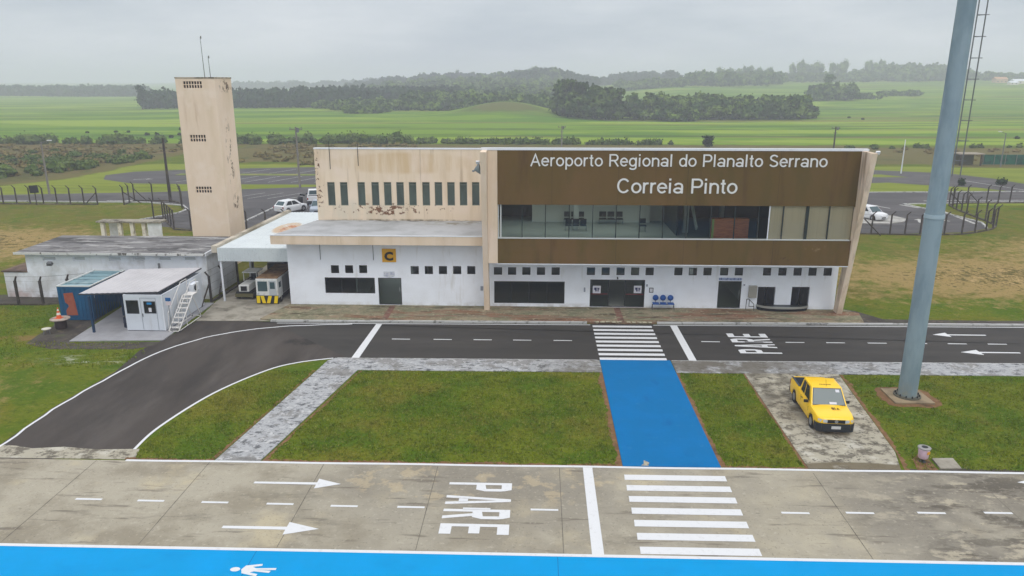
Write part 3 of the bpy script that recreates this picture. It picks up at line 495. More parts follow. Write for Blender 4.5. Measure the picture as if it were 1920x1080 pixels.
def sarrow(x, y, ang, L_=3.2):
    mb = MB(); ca_, sa_ = math.cos(ang), math.sin(ang); T = lambda u, v: (x+ca_*u-sa_*v, y+sa_*u+ca_*v, .02)
    mb.poly([T(-L_/2, -.14), T(L_/6, -.14), T(L_/6, .14), T(-L_/2, .14)]); mb.poly([T(L_/6, -.5), T(L_/2, 0), T(L_/6, .5)]); mark('arrow_marking', mb, rr, m_paint2)
sarrow(42.3, 93.5, 2.0); sarrow(42.4, 83.6, 1.2, 2.6); sarrow(45.2, 84.6, 1.9, 2.6); sarrow(39.5, 92.5, 2.1); sarrow(-52, 95, 0); sarrow(-62.6, 116.6, .2, 3)
mark('painted_line', ribbon(MB(), [(-56, 94.6), (-50, 94.8)], .3, .02), rr, m_paint2); mark('painted_line', ribbon(MB(), [(50, 98.2), (66, 99.4)], .3, .02), rr, m_paint2)
mark('painted_line', ribbon(MB(), [(-30, 101), (30, 100.5)], .15, .02), rr, m_paint2)
for k in range(6): mark('bay_line', ribbon(MB(), [(-41+k*2.6, 97), (-38+k*2.6, 102.5)], .14, .02), rr, m_paint2)

# ---------------------------------------------------------------- grass tufts on the near lawns (uncountable: one object)
def inside(x, y):
    if y < k_apron(x)+.12: return False
    if y < n_walk(x)-.05:
        if -9.5-(n_walk(0)-y)*.155 < x < 3.3: return True
        if 7.62 < x < 10.85: return True
        if x > 15.2+(y-27)*.095 and not (abs(x-LX) < 1.35 and abs(y-LY) < 1.2) and not (16.1 < x < 17.2 and y < 28.4): return x < 30
        if x < -11.9 and y < 38: # between the curved road and the diagonal walk
            return x < -13.25+(y-27)*.15 and x > IX(y)+.25
    return x < OX(y)-.3 and x > -44 and y < 48.4 and not (x > -31.2 and y > 41.2)
LX, LY = G(1700, 745)
def IX(y): return float(np.interp(y, [p[1] for p in inner], [p[0] for p in inner]))
def OX(y): return float(np.interp(y, [28, 31.8, 36, 39.4, 41, 43], [-22.9, -22.9, -22.5, -22.0, -23.4, -25.5]))
tq = []; tf = []; cnt = 0
def scatter(x0, x1, y0, y1, n):
    global cnt
    xs_ = RNG.uniform(x0, x1, n); ys_ = RNG.uniform(y0, y1, n)
    for x, y in zip(xs_, ys_):
        if not inside(x, y): continue
        dens = .5+.5*math.sin(x*1.7+math.sin(y*1.3)*2)*math.sin(y*2.1+math.sin(x*.9)*2)
        if RNG.random() > .35+.65*dens: continue
        for _ in range(3):
            a = RNG.uniform(0, 6.28); w = RNG.uniform(.012, .03); h = RNG.uniform(.03, .085)*(1+.5*dens); ox, oy = RNG.normal(0, .03, 2); dx, dy = math.cos(a)*w, math.sin(a)*w; lx, ly = RNG.normal(0, .035, 2)
            tq.extend([(x+ox-dx, y+oy-dy, 0), (x+ox+dx, y+oy+dy, 0), (x+ox+lx, y+oy+ly, h)]); tf.append((cnt, cnt+1, cnt+2)); cnt += 3
scatter(-17, 3.5, 27, 37.4, 30000); scatter(7.5, 11, 27, 37.4, 5500); scatter(14, 30, 27, 37.4, 15000); scatter(-44, -22, 26, 48.5, 24000)
me = bpy.data.meshes.new('lawn_tufts'); me.from_pydata(tq, [], tf); me.update()
m_tuft = mat('tuft_green', col(134, 146, 36), .9, [dict(c=col(112, 136, 28), s=.3, lo=.46, hi=.56, d=7), dict(c=col(158, 150, 62), s=.25, lo=.50, hi=.62, k=.7, d=8, r=.7), dict(c=col(90, 108, 28), s=4, lo=.5, hi=.6, k=.7), dict(c=col(172, 168, 92), s=7, lo=.55, hi=.62, k=.8)], spec=.05)
tag(link('lawn_tufts', me, m_tuft), 'short tufts of grass all over the near lawns', 'grass', kind='stuff')
def col(r, g, b, k=1.0): return (lin(r)*k, lin(g)*k, lin(b)*k)      # upright and roof surfaces
# ================================================================ TERMINAL
m_white = mat('white_wall_paint', col(240, 245, 253), .85, [dict(c=col(222, 225, 230), s=.5, lo=.45, hi=.7, k=.6), dict(c=col(190, 188, 180), s=2.2, st=(1, 1, .12), lo=.6, hi=.78, k=.5),
    dict(c=col(150, 142, 124), s=1.5, lo=.4, hi=.6, k=.6, box=((1.5, 49, -.1), (30, 3, .55)), b0=1, b1=.3)])
STREAK = [dict(c=col(208, 186, 156), s=1.1, st=(1, 1, .12), lo=.48, hi=.68, k=.75), dict(c=col(234, 216, 200), s=.6, lo=.5, hi=.7, k=.6), dict(c=col(160, 136, 108), s=3.2, st=(1, 1, .06), lo=.6, hi=.75, k=.6)]
m_cream = mat('cream_render', col(228, 208, 184), .88, STREAK)
m_creamW = mat('stained_cream_render', col(228, 210, 186), .88, STREAK+[
    dict(c=col(204, 176, 132), s=1.6, st=(1, 1, .1), lo=.38, hi=.62, k=.7, box=((-9.6, 53.5, 9.35), (5.6, 3, .85)), b0=1, b1=.75),
    dict(c=col(205, 198, 180), s=.9, st=(1, 1, .2), lo=.4, hi=.6, k=.6, box=((-13, 53.5, 5.9), (4.5, 3, 1.0)), b0=1, b1=.5),
    dict(c=col(112, 74, 50), s=2.2, lo=.53, hi=.55, k=.95, d=6, r=.7, box=((-11.0, 53.5, 5.95), (1.7, 3, .42)), b0=1, b1=.75), dict(c=col(112, 74, 50), s=2.6, lo=.575, hi=.595, k=.95, d=6, r=.7, box=((-10.8, 53.5, 6.05), (5.0, 3, .5)), b0=1, b1=.75),
    dict(c=col(96, 60, 40), s=4, lo=.58, hi=.6, k=.95, box=((-15.9, 53.5, 8), (.5, 3, 2.3)), b0=1, b1=.7),
    dict(c=col(110, 100, 76), s=2.5, lo=.35, hi=.6, k=.9, box=((-9.9, 53.5, 5.18), (6.8, 3, .16)), b0=1, b1=.4)])
m_brown = mat('brown_facade_panel', col(102, 82, 44), .75, [dict(c=col(112, 86, 52), s=.35, st=(1, 1, .5), lo=.42, hi=.66, k=.8), dict(c=col(90, 78, 38), s=.8, st=(1, 1, .35), lo=.5, hi=.7, k=.8),
    dict(c=col(84, 64, 38), s=1.3, st=(1, 1, .12), lo=.55, hi=.72, k=.7), dict(c=col(168, 146, 108), s=5, lo=.55, hi=.7, k=.6, box=((17.7, 47.2, 4.75), (.75, 2, .3)), b0=1, b1=.4),
    dict(c=col(70, 46, 34), s=5, lo=.5, hi=.6, k=.8, box=((15.9, 47.2, 4.0), (.5, 2, .16)), b0=1, b1=.5)], spec=.1)
m_coping = mat('white_metal_coping', col(222, 226, 232), .5, [dict(c=col(180, 180, 180), s=2, lo=.55, hi=.75, k=.5)])
m_dark = mat('dark_frame_metal', col(46, 50, 52), .5)
m_lightf = mat('light_frame_metal', col(196, 200, 198), .5)
g_win = glass('window_glass', (.42, .48, .47), .03); g_band = glass('band_glass', (.70, .79, .76), .0); g_door = glass('door_glass', (.60, .68, .63), .01); g_slide = glass('slide_glass', (.36, .42, .40), .01)
m_room = mat('room_wall_paint', col(206, 206, 200), .9); m_roomd = mat('room_dark_wall', col(74, 76, 70), .9); m_floor = mat('room_floor', col(176, 178, 168), .4)  # the dark wall colour carries the shade of the deep room ends
m_blind = mat('beige_blind', col(252, 220, 190), .85, [dict(c=col(236, 204, 170), s=6, st=(1, 1, .05), lo=.5, hi=.7, k=.6)])
m_roofg = mat('grey_membrane_roof', col(172, 174, 176), .85, [dict(c=col(140, 142, 142), s=.5, lo=.45, hi=.65, k=.7), dict(c=col(120, 112, 92), s=1.2, lo=.4, hi=.62, k=.85, box=((-5, 52.6, 5.2), (4.5, 1.3, 1)), b0=1, b1=.4), dict(c=col(96, 94, 84), s=1.5, lo=.45, hi=.6, k=.8, box=((-10, 53.4, 5.2), (8, .6, 1)), b0=1, b1=.4)])
YW = 49.0
T = thing('terminal_building', 'two storey airport terminal with brown panelled upper floor and cream left wing', 'airport terminal', (1.5, 49, 0))
def px_rect(x0, x1, y0, y1, Y):
    ym = (y0+y1)/2; return (V(x0, ym, Y)[0], V(x1, ym, Y)[0], V((x0+x1)/2, y1, Y)[1], V((x0+x1)/2, y0, Y)[1])
sqL = [px_rect(a, a+15, 497.3, 512.3, YW) for a in (620.5, 647, 673.3)]+[px_rect(a, a+15.3, 499, 514.2, YW) for a in (770, 796.4, 822.8, 849.5, 876)]
sqR = [px_rect(a, a+15.3, 501+(a-926)*.0025, 515.3+(a-926)*.003, YW) for a in (926, 952.4, 979.3, 1006.7, 1034.2, 1100.4, 1128, 1156, 1183.3, 1210.5, 1264.4, 1291.6, 1319, 1350.2, 1378, 1430.8, 1459.6, 1488, 1516, 1544.5)]
big1 = px_rect(609.5, 703, 520.5, 550, YW); doorC = (*px_rect(710, 753.3, 521, 576, YW)[:2], .13, px_rect(710, 753.3, 521, 576, YW)[3])
big2 = px_rect(926.5, 1058.5, 527.5, 568.8, YW); slide = (*px_rect(1106, 1208.5, 524.5, 578, YW)[:2], .13, px_rect(1106, 1208.5, 524.5, 578, YW)[3])
door2 = (*px_rect(1345.5, 1389, 527, 582, YW)[:2], .13, px_rect(1345, 1390, 527, 582, YW)[3])
hatch = [(*px_rect(1420, 1453, 538, 574, YW)[:2], .13, px_rect(1420, 1454, 538, 574, YW)[3]), (*px_rect(1483.5, 1517, 538, 574, YW)[:2], .13, px_rect(1484, 1518, 538, 574, YW)[3])]
put('ground_floor_wall', wallh(MB(), -17.03, -3.35, 0, 4.575, sqL+[big1, doorC], YW, YW+.22), m_white, T)
put('ground_floor_wall', wallh(MB(), -3.35, 20.05, 0, 3.72, sqR+[big2, slide, door2]+hatch, YW, YW+.22), m_white, T)
put('side_wall', MB().prism([(-17.03, 49.22), (-16.83, 49.22), (-15.85, 60), (-16.05, 60)], 0, 5.0), m_white, T); put('side_wall', MB().box(19.85, 20.05, 49.22, 60, 0, 3.72), m_white, T)
put('rear_wall', wallh(MB(), -16, 20.05, 0, 3.72, [(-13, -7, .2, 3.1), (-2, 2.4, .2, 3.3), (8.4, 11, .2, 3.2), (12.2, 14, .2, 3.2)], 60, 60.2), m_white, T)  # unseen rear openings, added to bring light into the ground floor
fw = MB()   # floor, ceiling and inner walls of the ground floor
put('ground_floor_slab', MB().box(-16.8, 19.85, 49.22, 60, .0, .125), m_floor, T)
for b in ((-16.5, -12.5, 56, 56.15), (-8.5, -3.6, 56, 56.15), (-3.6, -3.45, 49.22, 60), (-3.4, 2.6, 56.6, 56.75), (8.2, 11.88, 56.9, 57.05), (11.9, 12.0, 49.3, 55.8), (14.2, 14.3, 49.3, 58), (-12.5, -12.4, 49.3, 55.9), (-8.6, -8.5, 49.3, 55.9)): put('partition', MB().box(*b, .126, 3.54), m_room, T)
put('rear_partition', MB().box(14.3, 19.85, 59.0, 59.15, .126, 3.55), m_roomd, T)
put('first_floor_slab', MB().box(-3.3, 19.88, 47.5, 60, 3.72, 4.5), m_white, T); put('left_ceiling', MB().box(-16.9, -3.35, 49.22, 60, 3.75, 3.9), m_room, T)
for i, r in enumerate(sqL+sqR): window(T, r[0]-.0, r[1]+.0, r[2], r[3], YW+.06, m_dark, g_win, t=.03)
window(T, *big1, YW+.05, m_dark, g_win, mull=(big1[0]+(big1[1]-big1[0])/3, big1[0]+2*(big1[1]-big1[0])/3)); window(T, *big2, YW+.05, m_dark, g_win, mull=[big2[0]+(big2[1]-big2[0])*k/4 for k in (1, 2, 3)])
# open entrance doors, a glazed sliding entrance, the service door
for (a, b, c, d), n in ((doorC, 'door'), (door2, 'door')):
    w = b-a; o = window(T, a, b, c, d, YW+.05, m_dark, g_door, t=.05, name='door')
    put('handle', MB().cyl((b-.14, YW+.03, c+.95), (b-.14, YW+.03, c+1.25), .015), m_lightf, o)
so = window(T, *slide, YW+.05, m_dark, g_win, t=.06, mull=[slide[0]+(slide[1]-slide[0])*k for k in (.34, .64)], name='sliding_door', skip_pane=True)
for k0, k1 in ((0.01, .33), (.65, .99)):
    a, b = slide[0]+(slide[1]-slide[0])*k0, slide[0]+(slide[1]-slide[0])*k1; put('pane', MB().quad((a, YW+.09, .17), (b, YW+.09, .17), (b, YW+.09, slide[3]-.06), (a, YW+.09, slide[3]-.06)), g_slide, so)
    put('stripe', MB().box(a+.03, b-.03, YW+.07, YW+.08, 1.0, 1.06), mat('dark_red_film', col(110, 40, 44), .6), so)
m_poster = mat('white_poster', col(214, 214, 222), .7); m_navy = mat('navy_print', col(44, 46, 92), .7)
for x in (px_rect(1111.5, 1126.5, 536, 550, YW), px_rect(1188.5, 1203, 536, 550, YW)):
    po = put('poster', MB().box(x[0], x[1], YW+.035, YW+.045, x[2], x[3]), m_poster, so); cx, cz = (x[0]+x[1])/2, (x[2]+x[3])/2
    lg = MB().box(cx-.17, cx-.02, YW+.024, YW+.034, cz-.02, cz+.13).box(cx-.10, cx-.02, YW+.024, YW+.034, cz-.14, cz-.02).box(cx+.01, cx+.05, YW+.024, YW+.034, cz-.14, cz+.13).prismx([(YW+.024, cz-.14), (YW+.034, cz-.14), (YW+.034, cz+.1), (YW+.024, cz+.1)], cx+.09, cx+.13); lg.poly([(cx+.06, YW+.024, cz+.1), (cx+.13, YW+.024, cz-.02), (cx+.17, YW+.024, cz-.02), (cx+.17, YW+.024, cz+.13)])
    put('emblem', lg, m_navy, po)
for r in hatch:
    put('strip_curtain', MB().box(r[0]+.03, r[0]+(r[1]-r[0])*.48, YW+.12, YW+.13, .15, r[3]-.02).box(r[0]+(r[1]-r[0])*.52, r[1]-.03, YW+.12, YW+.13, .15, r[3]-.02), mat('black_rubber_strips', col(24, 24, 28), .35, [dict(c=col(90, 92, 98), s=5, st=(1, 1, .25), lo=.58, hi=.7, k=.7)]), T)
# first floor: brown panels, glazing band, cream surrounds
P0, P1, PY = -2.58, 19.88, 47.2
put('brown_panel', MB().box(P0, P1, PY, PY+.28, 7.42, 10.84), m_brown, T); put('brown_panel', MB().box(P0, P1, PY, PY+.28, 3.57, 5.22), m_brown, T)
for px_ in (1035, 1160, 1290, 1462): xj = V(px_, 330, PY)[0]; m_js = mat('panel_seam', col(64, 50, 34), .9); put('panel_joint', MB().box(xj-.008, xj+.008, PY-.004, PY-.0005, 7.43, 10.83), mat('panel_seam', col(64, 50, 34), .9), T); put('panel_joint', MB().box(xj-.008, xj+.008, PY-.004, PY-.0005, 3.58, 5.21), MATS['panel_seam'], T)  # thin dark seams between the brown panels
put('sill', MB().box(P0, P1-.1, PY-.03, PY+.3, 5.222, 5.28), m_lightf, T); put('panel_trim', MB().box(P0, P1, PY-.01, PY+.25, 3.51, 3.568), m_coping, T)
put('cream_surround', MB().box(-3.2, P0-.002, PY+.02, PY+.3, 3.57, 10.84), m_cream, T)
put('coping', MB().box(-3.6, 20.3, PY-.02, PY+.32, 10.842, 10.98), m_coping, T)
def finp(x0, x1): return MB().prismx([(48.02, .1), (45.76, 11.0), (47.18, 11.0), (47.18, 3.6), (48.62, .1)], x0, x1)
def fin2(x0, x1): return MB().prismx([(48.02, .1), (45.76, 10.84), (47.6, 10.84), (47.6, 6.2), (48.1, 3.4), (48.7, .1)], x0, x1)
m_fin = mat('weathered_cream_fin', col(228, 208, 184), .88, STREAK+[dict(c=col(120, 100, 78), s=1.2, st=(1, 1.5, .15), lo=.42, hi=.6, k=.8, box=((19.9, 46.6, 8.5), (.6, .7, 4.5)), b0=1, b1=.5), dict(c=col(140, 118, 92), s=2, st=(1, 1, .3), lo=.4, hi=.6, k=.7, box=((20, 48.3, 1.5), (.6, .6, 3)), b0=1, b1=.5)])
put('leaning_fin', fin2(19.89, 20.22), m_fin, T); put('leaning_fin', fin2(-3.56, -3.21), m_fin, T)
put('block_shell', MB().box(-3.3, 19.88, 59.8, 60.0, 4.5, 8.2).box(-3.3, -3.15, 47.6, 59.8, 4.5, 8.6).box(19.7, 19.88, 47.6, 59.8, 4.5, 8.6), m_cream, T)
for ya, yb in ((47.5, 49.6), (55.8, 60.3)): put('main_roof', MB().prismx([(ya, 8.6), (yb, 8.6-(yb-ya)*.04), (yb, 8.75-(yb-ya)*.04), (ya, 8.75)], -3.3, 19.9), m_roofg, T)
put('added_skylight', MB().box(-3.3, 19.9, 49.6, 55.8, 8.6, 8.62), glass('added_skylight_glass', (.8, .84, .84), .0), T)  # unseen roof glazing, added to let daylight brighten the upper room
put('skylight_cover', MB().box(9.0, 19.88, 49.61, 55.79, 8.55, 8.59), m_white, T)  # flat opaque sheet closing the right part of the roof glazing
put('first_floor_ceiling', MB().box(-3.1, 19.7, 47.5, 50.2, 7.7, 7.8).box(-3.1, 19.7, 55.6, 59.8, 7.7, 7.8).box(9.2, 19.7, 50.2, 55.6, 7.7, 7.8), m_room, T)
put('room_carpet', MB().box(-3.1, 19.7, 47.5, 59.8, 4.502, 4.52), mat('room_carpet', col(150, 150, 138), .8), T)
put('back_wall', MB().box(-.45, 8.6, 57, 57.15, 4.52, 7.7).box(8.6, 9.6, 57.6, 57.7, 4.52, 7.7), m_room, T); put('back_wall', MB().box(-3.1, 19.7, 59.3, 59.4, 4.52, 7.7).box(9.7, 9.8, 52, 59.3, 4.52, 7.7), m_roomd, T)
put('interior_column', MB().box(2.6, 2.98, 54.0, 54.4, 4.52, 7.7), m_room, T); put('interior_column', MB().box(10.35, 10.75, 53, 53.4, 4.52, 7.7), m_room, T); put('interior_column', MB().box(13.2, 13.45, 54, 54.4, 4.52, 7.7), m_room, T)
st = MB()
for k in range(0): st.box(11.0, 12.6, 52+k*.3, 52.3+k*.3, 7.5-k*.28-.08, 7.5-k*.28)
st.obox((10.5, 50.6, 6.6), .12, 3.6, .3, rx=.6); put('stair_stringer', st, m_floor, T)
gb = put('glazing_band', MB().box(P0+.01, P0+.07, PY+.1, PY+.2, 5.285, 7.415).box(P0+.16, P0+.24, PY+.1, PY+.2, 5.285, 7.415), m_lightf, T)
mpx = [979, 1022.5, 1067, 1111, 1155, 1199, 1243, 1287.5, 1332, 1377, 1420.5, 1466, 1511, 1552, 1598]
mx_ = [V(a+(1 if a > 1400 else 0), 418, PY+.15)[0] for a in mpx]; last = P0+.24
for i, x in enumerate(mx_):
    w = .17 if mpx[i] == 1511 else .055
    if x < P1-.1: put('mullion', MB().box(x-w/2, x+w/2, PY+.1, PY+.2, 5.285, 7.415), mat('mullion_metal', col(38, 48, 46), .5), gb)
for a, b in zip([P0+.24]+mx_, mx_+[P1]):
    if b-a > .1 and a < P1-.2: put('pane', MB().quad((a, PY+.15, 5.285), (min(b, P1), PY+.15, 5.285), (min(b, P1), PY+.15, 7.415), (a, PY+.15, 7.415)), g_band, gb)
wf = V(1441, 418, PY+.1)[0]; put('white_frame', MB().box(wf-.035, wf+.035, PY+.06, PY+.1, 5.285, 7.41), m_coping, gb)
put('blind', MB().box(wf+.03, P1-.02, PY+.24, PY+.26, 5.285, 7.41), m_blind, gb)
# canopy and set-back upper wing
cp = put('canopy', MB().prism([(-17.68, 47.85), (-3.58, 47.85), (-3.58, 53.5), (-16.2, 53.5)], 4.58, 5.16), m_cream, T)
put('canopy_roofing', MB().prism([(-17.55, 47.95), (-3.6, 47.95), (-3.6, 53.5), (-16.15, 53.5)], 5.162, 5.19), m_roofg, cp)
put('canopy_edging', MB().box(-17.66, -3.6, 47.83, 47.95, 5.162, 5.215), m_coping, cp)
YU = 53.5
slots = []
for a in (614.5, 638.3, 671, 697, 720.2, 743.5, 767, 792, 815.2, 838.8, 862, 885):
    r = px_rect(a, a+14, 341.5, 385.5, YU); slots.append(r)
UL = V(592.5, 345, YU)[0]
put('upper_wing_wall', wallh(MB(), UL, -3.6, 5.16, 10.32, slots, YU, YU+.25), m_creamW, T)
put('upper_wing_side', MB().box(UL, UL+.2, YU+.25, 60, 5.0, 9.6).box(UL, -3.3, 60, 60.2, 3.72, 9.4), m_cream, T); put('upper_wing_roof', MB().prismx([(YU+.25, 9.5), (60.2, 9.1), (60.2, 9.2), (YU+.25, 9.6)], UL, -3.3), m_roofg, T)
put('wing_coping', MB().box(UL-.02, -3.62, YU-.03, YU+.3, 10.322, 10.41), m_coping, T)
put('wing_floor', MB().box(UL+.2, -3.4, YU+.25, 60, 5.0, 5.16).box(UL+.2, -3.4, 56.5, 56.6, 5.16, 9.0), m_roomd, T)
for r in slots: window(T, *r, YU+.07, mat('grey_green_frame', col(104, 112, 102), .6), mat('obscured_grey_glass', col(66, 76, 70), .18, [dict(c=col(80, 92, 84), s=1.5, st=(1, 1, .4), lo=.4, hi=.6)], spec=.5), t=.05, trans=(r[3]-.2,))
for x, z0, r in ((V(618.5, 300, YU)[0], 8.9, .02), (V(671.5, 300, YU)[0], 9.15, .02)): put('conduit', MB().cyl((x, YU-.03, z0), (x, YU-.03, 10.9), r, n=6), m_dark, T)
for x, z in ((V(600, 470, YW)[0], 3.3), (V(699.5, 470, YW)[0], 3.3)): put('conduit', MB().cyl((x, YW-.03, z), (x, YW-.03, 4.57), .018, n=6), m_dark, T)
# facade lettering
LT = thing('facade_lettering', 'raised white letters reading Aeroporto Regional do Planalto Serrano Correia Pinto on the brown panel', 'sign', (8.6, PY, 9))
m_let = mat('letter_white', col(226, 226, 224), .5)
stroke_letters('Aeroporto Regional do Planalto Serrano', LT, m_let, -.50, 18.35, PY-.003, 9.86, .76, th=.057, track=.075)
stroke_letters('Correia Pinto', LT, m_let, 4.96, 7.5, PY-.003, 8.19, .93, th=.058, track=.06)
# signs
x0, x1, z0, z1 = -10.52, -9.58, 3.17, 4.09
sg = thing('letter_sign', 'square yellow sign with a black letter C above the left door', 'sign', (-10.05, YW-.05, 3.63))
put('sign_panel', MB().box(x0, x1, YW-.07, YW-.005, z0, z1), mat('sign_yellow', col(226, 168, 20), .6), sg, bevel=.01)
text_mesh('C', 1.0, mat('sign_black', col(22, 22, 24), .6), 'letter', sg, (-10.36, YW-.085, 3.32), (R(90), 0, 0), ext=.008, width=.60, bold=.055, height=.62)
r = px_rect(719.5, 740, 509, 521, YW); tag(put('door_notice', MB().poly([(r[0], YW-.03, r[2]+.12), ((r[0]+r[1])/2, YW-.03, r[2]), (r[1], YW-.03, r[2]+.12), (r[1], YW-.03, r[3]), (r[0], YW-.03, r[3])]).box(r[0], r[1], YW-.028, YW-.002, r[2]+.13, r[3]), mat('pale_notice', col(206, 210, 218), .6, [dict(c=col(170, 178, 200), s=8, lo=.5, hi=.6)])), 'pale pointed notice plate fixed over the door beneath the yellow letter sign', 'sign')
r = px_rect(1348, 1391, 521, 525.5, YW); tag(put('door_nameplate', MB().box(r[0], r[1], YW-.03, YW-.002, r[2], r[3]), mat('blue_nameplate', col(158, 172, 204), .6, [dict(c=col(90, 106, 150), s=12, st=(1, 1, .3), lo=.52, hi=.6)])), 'long narrow pale blue nameplate over the dark door near the grey box', 'sign')
nf = thing('notice_frame', 'small dark framed notice on the wall right of the sliding entrance', 'notice', (V(1221, 544, YW)[0], YW, V(1221, 544, YW)[1])); r = px_rect(1217, 1225, 539.5, 548.5, YW)
put('frame', wallh(MB(), r[0], r[1], r[2], r[3], [(r[0]+.04, r[1]-.04, r[2]+.04, r[3]-.04)], YW-.03, YW-.002), m_dark, nf); put('paper', MB().box(r[0]+.04, r[1]-.04, YW-.015, YW-.004, r[2]+.04, r[3]-.04), m_poster, nf)
for p, lab, w, h in ((( 903.5, 540.5), 'small blue grey socket box on the white wall left of the tall column', 5, 8), ((1213, 535), 'tiny grey button box beside the sliding entrance', 3, 4), ((1096, 543), 'thin pale grey handle plate left of the sliding entrance', 3, 8), ((1395.5, 534), 'tiny dark button box between the nameplate door and the grey cabinet', 3, 3)):
    r = px_rect(p[0]-w/2, p[0]+w/2, p[1]-h/2, p[1]+h/2, YW); tag(put('wall_box', MB().box(r[0], r[1], YW-.05, YW-.002, r[2], r[3]), mat('socket_grey', col(150, 156, 170), .6), bevel=.008), lab, 'wall box')
r = px_rect(1403, 1418, 535, 557, YW); cb = thing('meter_cabinet', 'grey metal cabinet hung on the wall beside the left baggage opening', 'cabinet', (r[0], YW, r[2]))
put('case', MB().box(r[0], r[1], YW-.22, YW-.002, r[2], r[3]), mat('cabinet_grey', col(168, 166, 156), .6), cb, bevel=.012); put('door_panel', MB().box(r[0]+.04, r[1]-.04, YW-.235, YW-.222, r[2]+.04, r[3]-.04), mat('cabinet_grey2', col(154, 152, 142), .6), cb)
hr = thing('pipe_stand', 'thin grey bent pipe rail standing below the grey wall cabinet', 'pipe rail', (V(1406, 575, 48.6)[0], 48.6, .12)); xx = V(1400, 570, 48.6)[0]
put('rail', MB().tube([(xx, 48.75, .12), (xx+.02, 48.75, .86), (xx+.2, 48.75, .86), (xx+.2, 48.75, .35), (xx+.52, 48.75, .35)], .022), m_dark, hr); put('rail', MB().tube([(xx+.22, 48.75, .8), (xx+.48, 48.6, .55), (xx+.5, 48.6, .12)], .022), m_dark, hr)
# baggage belt
bb = thing('baggage_belt', 'curved black baggage belt with a silver rim bulging out between two wall openings', 'baggage carousel', (17, 48.7, .12))
bx0, bx1 = hatch[0][0]-.02, hatch[1][1]-.05; bc = (bx0+bx1)/2; hw = (bx1-bx0)/2
def arc(off, n=28): return [(bc+(hw+off*.3)*math.cos(t), 48.98-(.72+off)*math.sin(t)**.8) for t in np.linspace(math.pi, 0, n)]
def band(o0, o1, z0, z1):
    mb = MB(); a, b = arc(o0), arc(o1)
    for i in range(len(a)-1): mb.prism([b[i], b[i+1], a[i+1], a[i]], z0, z1)
    return mb
put('belt', MB().prism(arc(-.04), .36, .42), mat('black_belt', col(26, 34, 36), .4), bb); put('rim', band(-.02, .08, .34, .47), mat('brushed_steel', col(176, 178, 174), .35, metal=.6), bb); put('base', MB().prism(arc(-.12), .115, .355), mat('matt_black', col(16, 16, 17), .8), bb)
# three-seat bench outside
def seat_row(loc, rz, label, n, round_back, mseat, mleg, cat='bench', z_seat=.43, pitch=.53):
    t = thing('seat_row', label, cat, loc, rz)
    for k in range(n):
        cx = (k-(n-1)/2)*pitch
        put('seat', MB().obox((cx, -.02, z_seat), pitch*.86, .42, .05, rx=.05), mseat, t, local=True, bevel=.02)
        if round_back: put('backrest', MB().lathe([(.02, -.03), (.19, -.02), (.2, .02), (.02, .03)], n=18), mseat, t, local=True).matrix_local = Matrix.Translation((cx, .2, z_seat+.34)) @ Euler((R(80), 0, 0)).to_matrix().to_4x4()
        else: put('backrest', MB().obox((cx, .22, z_seat+.3), pitch*.86, .05, .4, rx=-.15), mseat, t, local=True, bevel=.02)
        put('bracket', MB().cyl((cx, .05, z_seat-.02), (cx, .21, z_seat+.3), .016, n=6), mleg, t, local=True)
    w = n*pitch/2; put('beam', MB().box(-w, w, -.02, .03, z_seat-.09, z_seat-.04), mleg, t, local=True)
    for s in (-1, 1): put('leg', MB().tube([(s*(w-.03), -.22, 0), (s*(w-.03), 0, z_seat-.06), (s*(w-.03), .24, 0)], .018, 6), mleg, t, local=True)
    return t
m_bs = mat('blue_plastic_seat', col(22, 80, 152), .45, local=True); m_blk = mat('black_seat', col(28, 30, 32), .55, local=True); m_steel = mat('grey_steel', col(110, 112, 114), .45)
seat_row((8.5, 48.6, .115), 0, 'row of three blue seats with round backs against the white wall', 3, True, m_bs, m_dark, pitch=.5)
seat_row((2.75, 56.2, 4.52), 0, 'row of three black seats behind the pale column, by the upper room back wall', 3, False, m_blk, m_steel, z_seat=.42)
seat_row((5.55, 56.3, 4.52), 0, 'row of three black seats against the upper room wall right of the column', 3, False, m_blk, m_steel, z_seat=.42, pitch=.62)
seat_row((2.75, 53.6, 4.52), R(180), 'row of black seats nearest the upper window, backs turned to the glass', 3, False, m_blk, m_steel, z_seat=.42)
ch = thing('side_chair', 'single black chair standing alone in the upper room left of the dark stairwell', 'chair', (7.55, 53.4, 4.52))
put('seat', MB().obox((0, 0, .45), .5, .46, .06), m_blk, ch, local=True, bevel=.02); put('backrest', MB().obox((0, .22, .75), .5, .06, .35, rx=-.12), m_blk, ch, local=True, bevel=.02)
for a in (-1, 1):
    for b in (-1, 1): put('leg', MB().cyl((a*.2, b*.18, 0), (a*.2, b*.18, .43), .015, n=6), m_steel, ch, local=True)
r = (V(1335, 428, 49.2)[0], V(1403, 428, 49.2)[0]); m_wood = mat('orange_wood', col(226, 130, 72), .6, [dict(c=col(204, 112, 60), s=2, st=(1, 1, 6), lo=.4, hi=.6)])
cn = thing('wooden_cupboard', 'orange brown wooden cupboard with two doors behind the upper floor glass', 'cupboard', ((r[0]+r[1])/2, 49.3, 4.52)); zt = V(1365, 410.5, 49.1)[1]
put('carcass', MB().box(r[0], r[1], 49.12, 49.6, 4.53, zt), m_wood, cn); mid = r[0]+(r[1]-r[0])*.62
put('door', MB().box(r[0]+.12, mid-.04, 49.085, 49.118, 4.6, zt-.04), m_wood, cn); put('door', MB().box(mid+.04, r[1]-.05, 49.085, 49.118, 4.6, zt-.04), m_wood, cn)
put('edge_strip', MB().box(r[0]-.05, r[0]+.09, 49.07, 49.118, 4.6, zt-.02), mat('lime_edge', col(176, 186, 90), .6), cn)
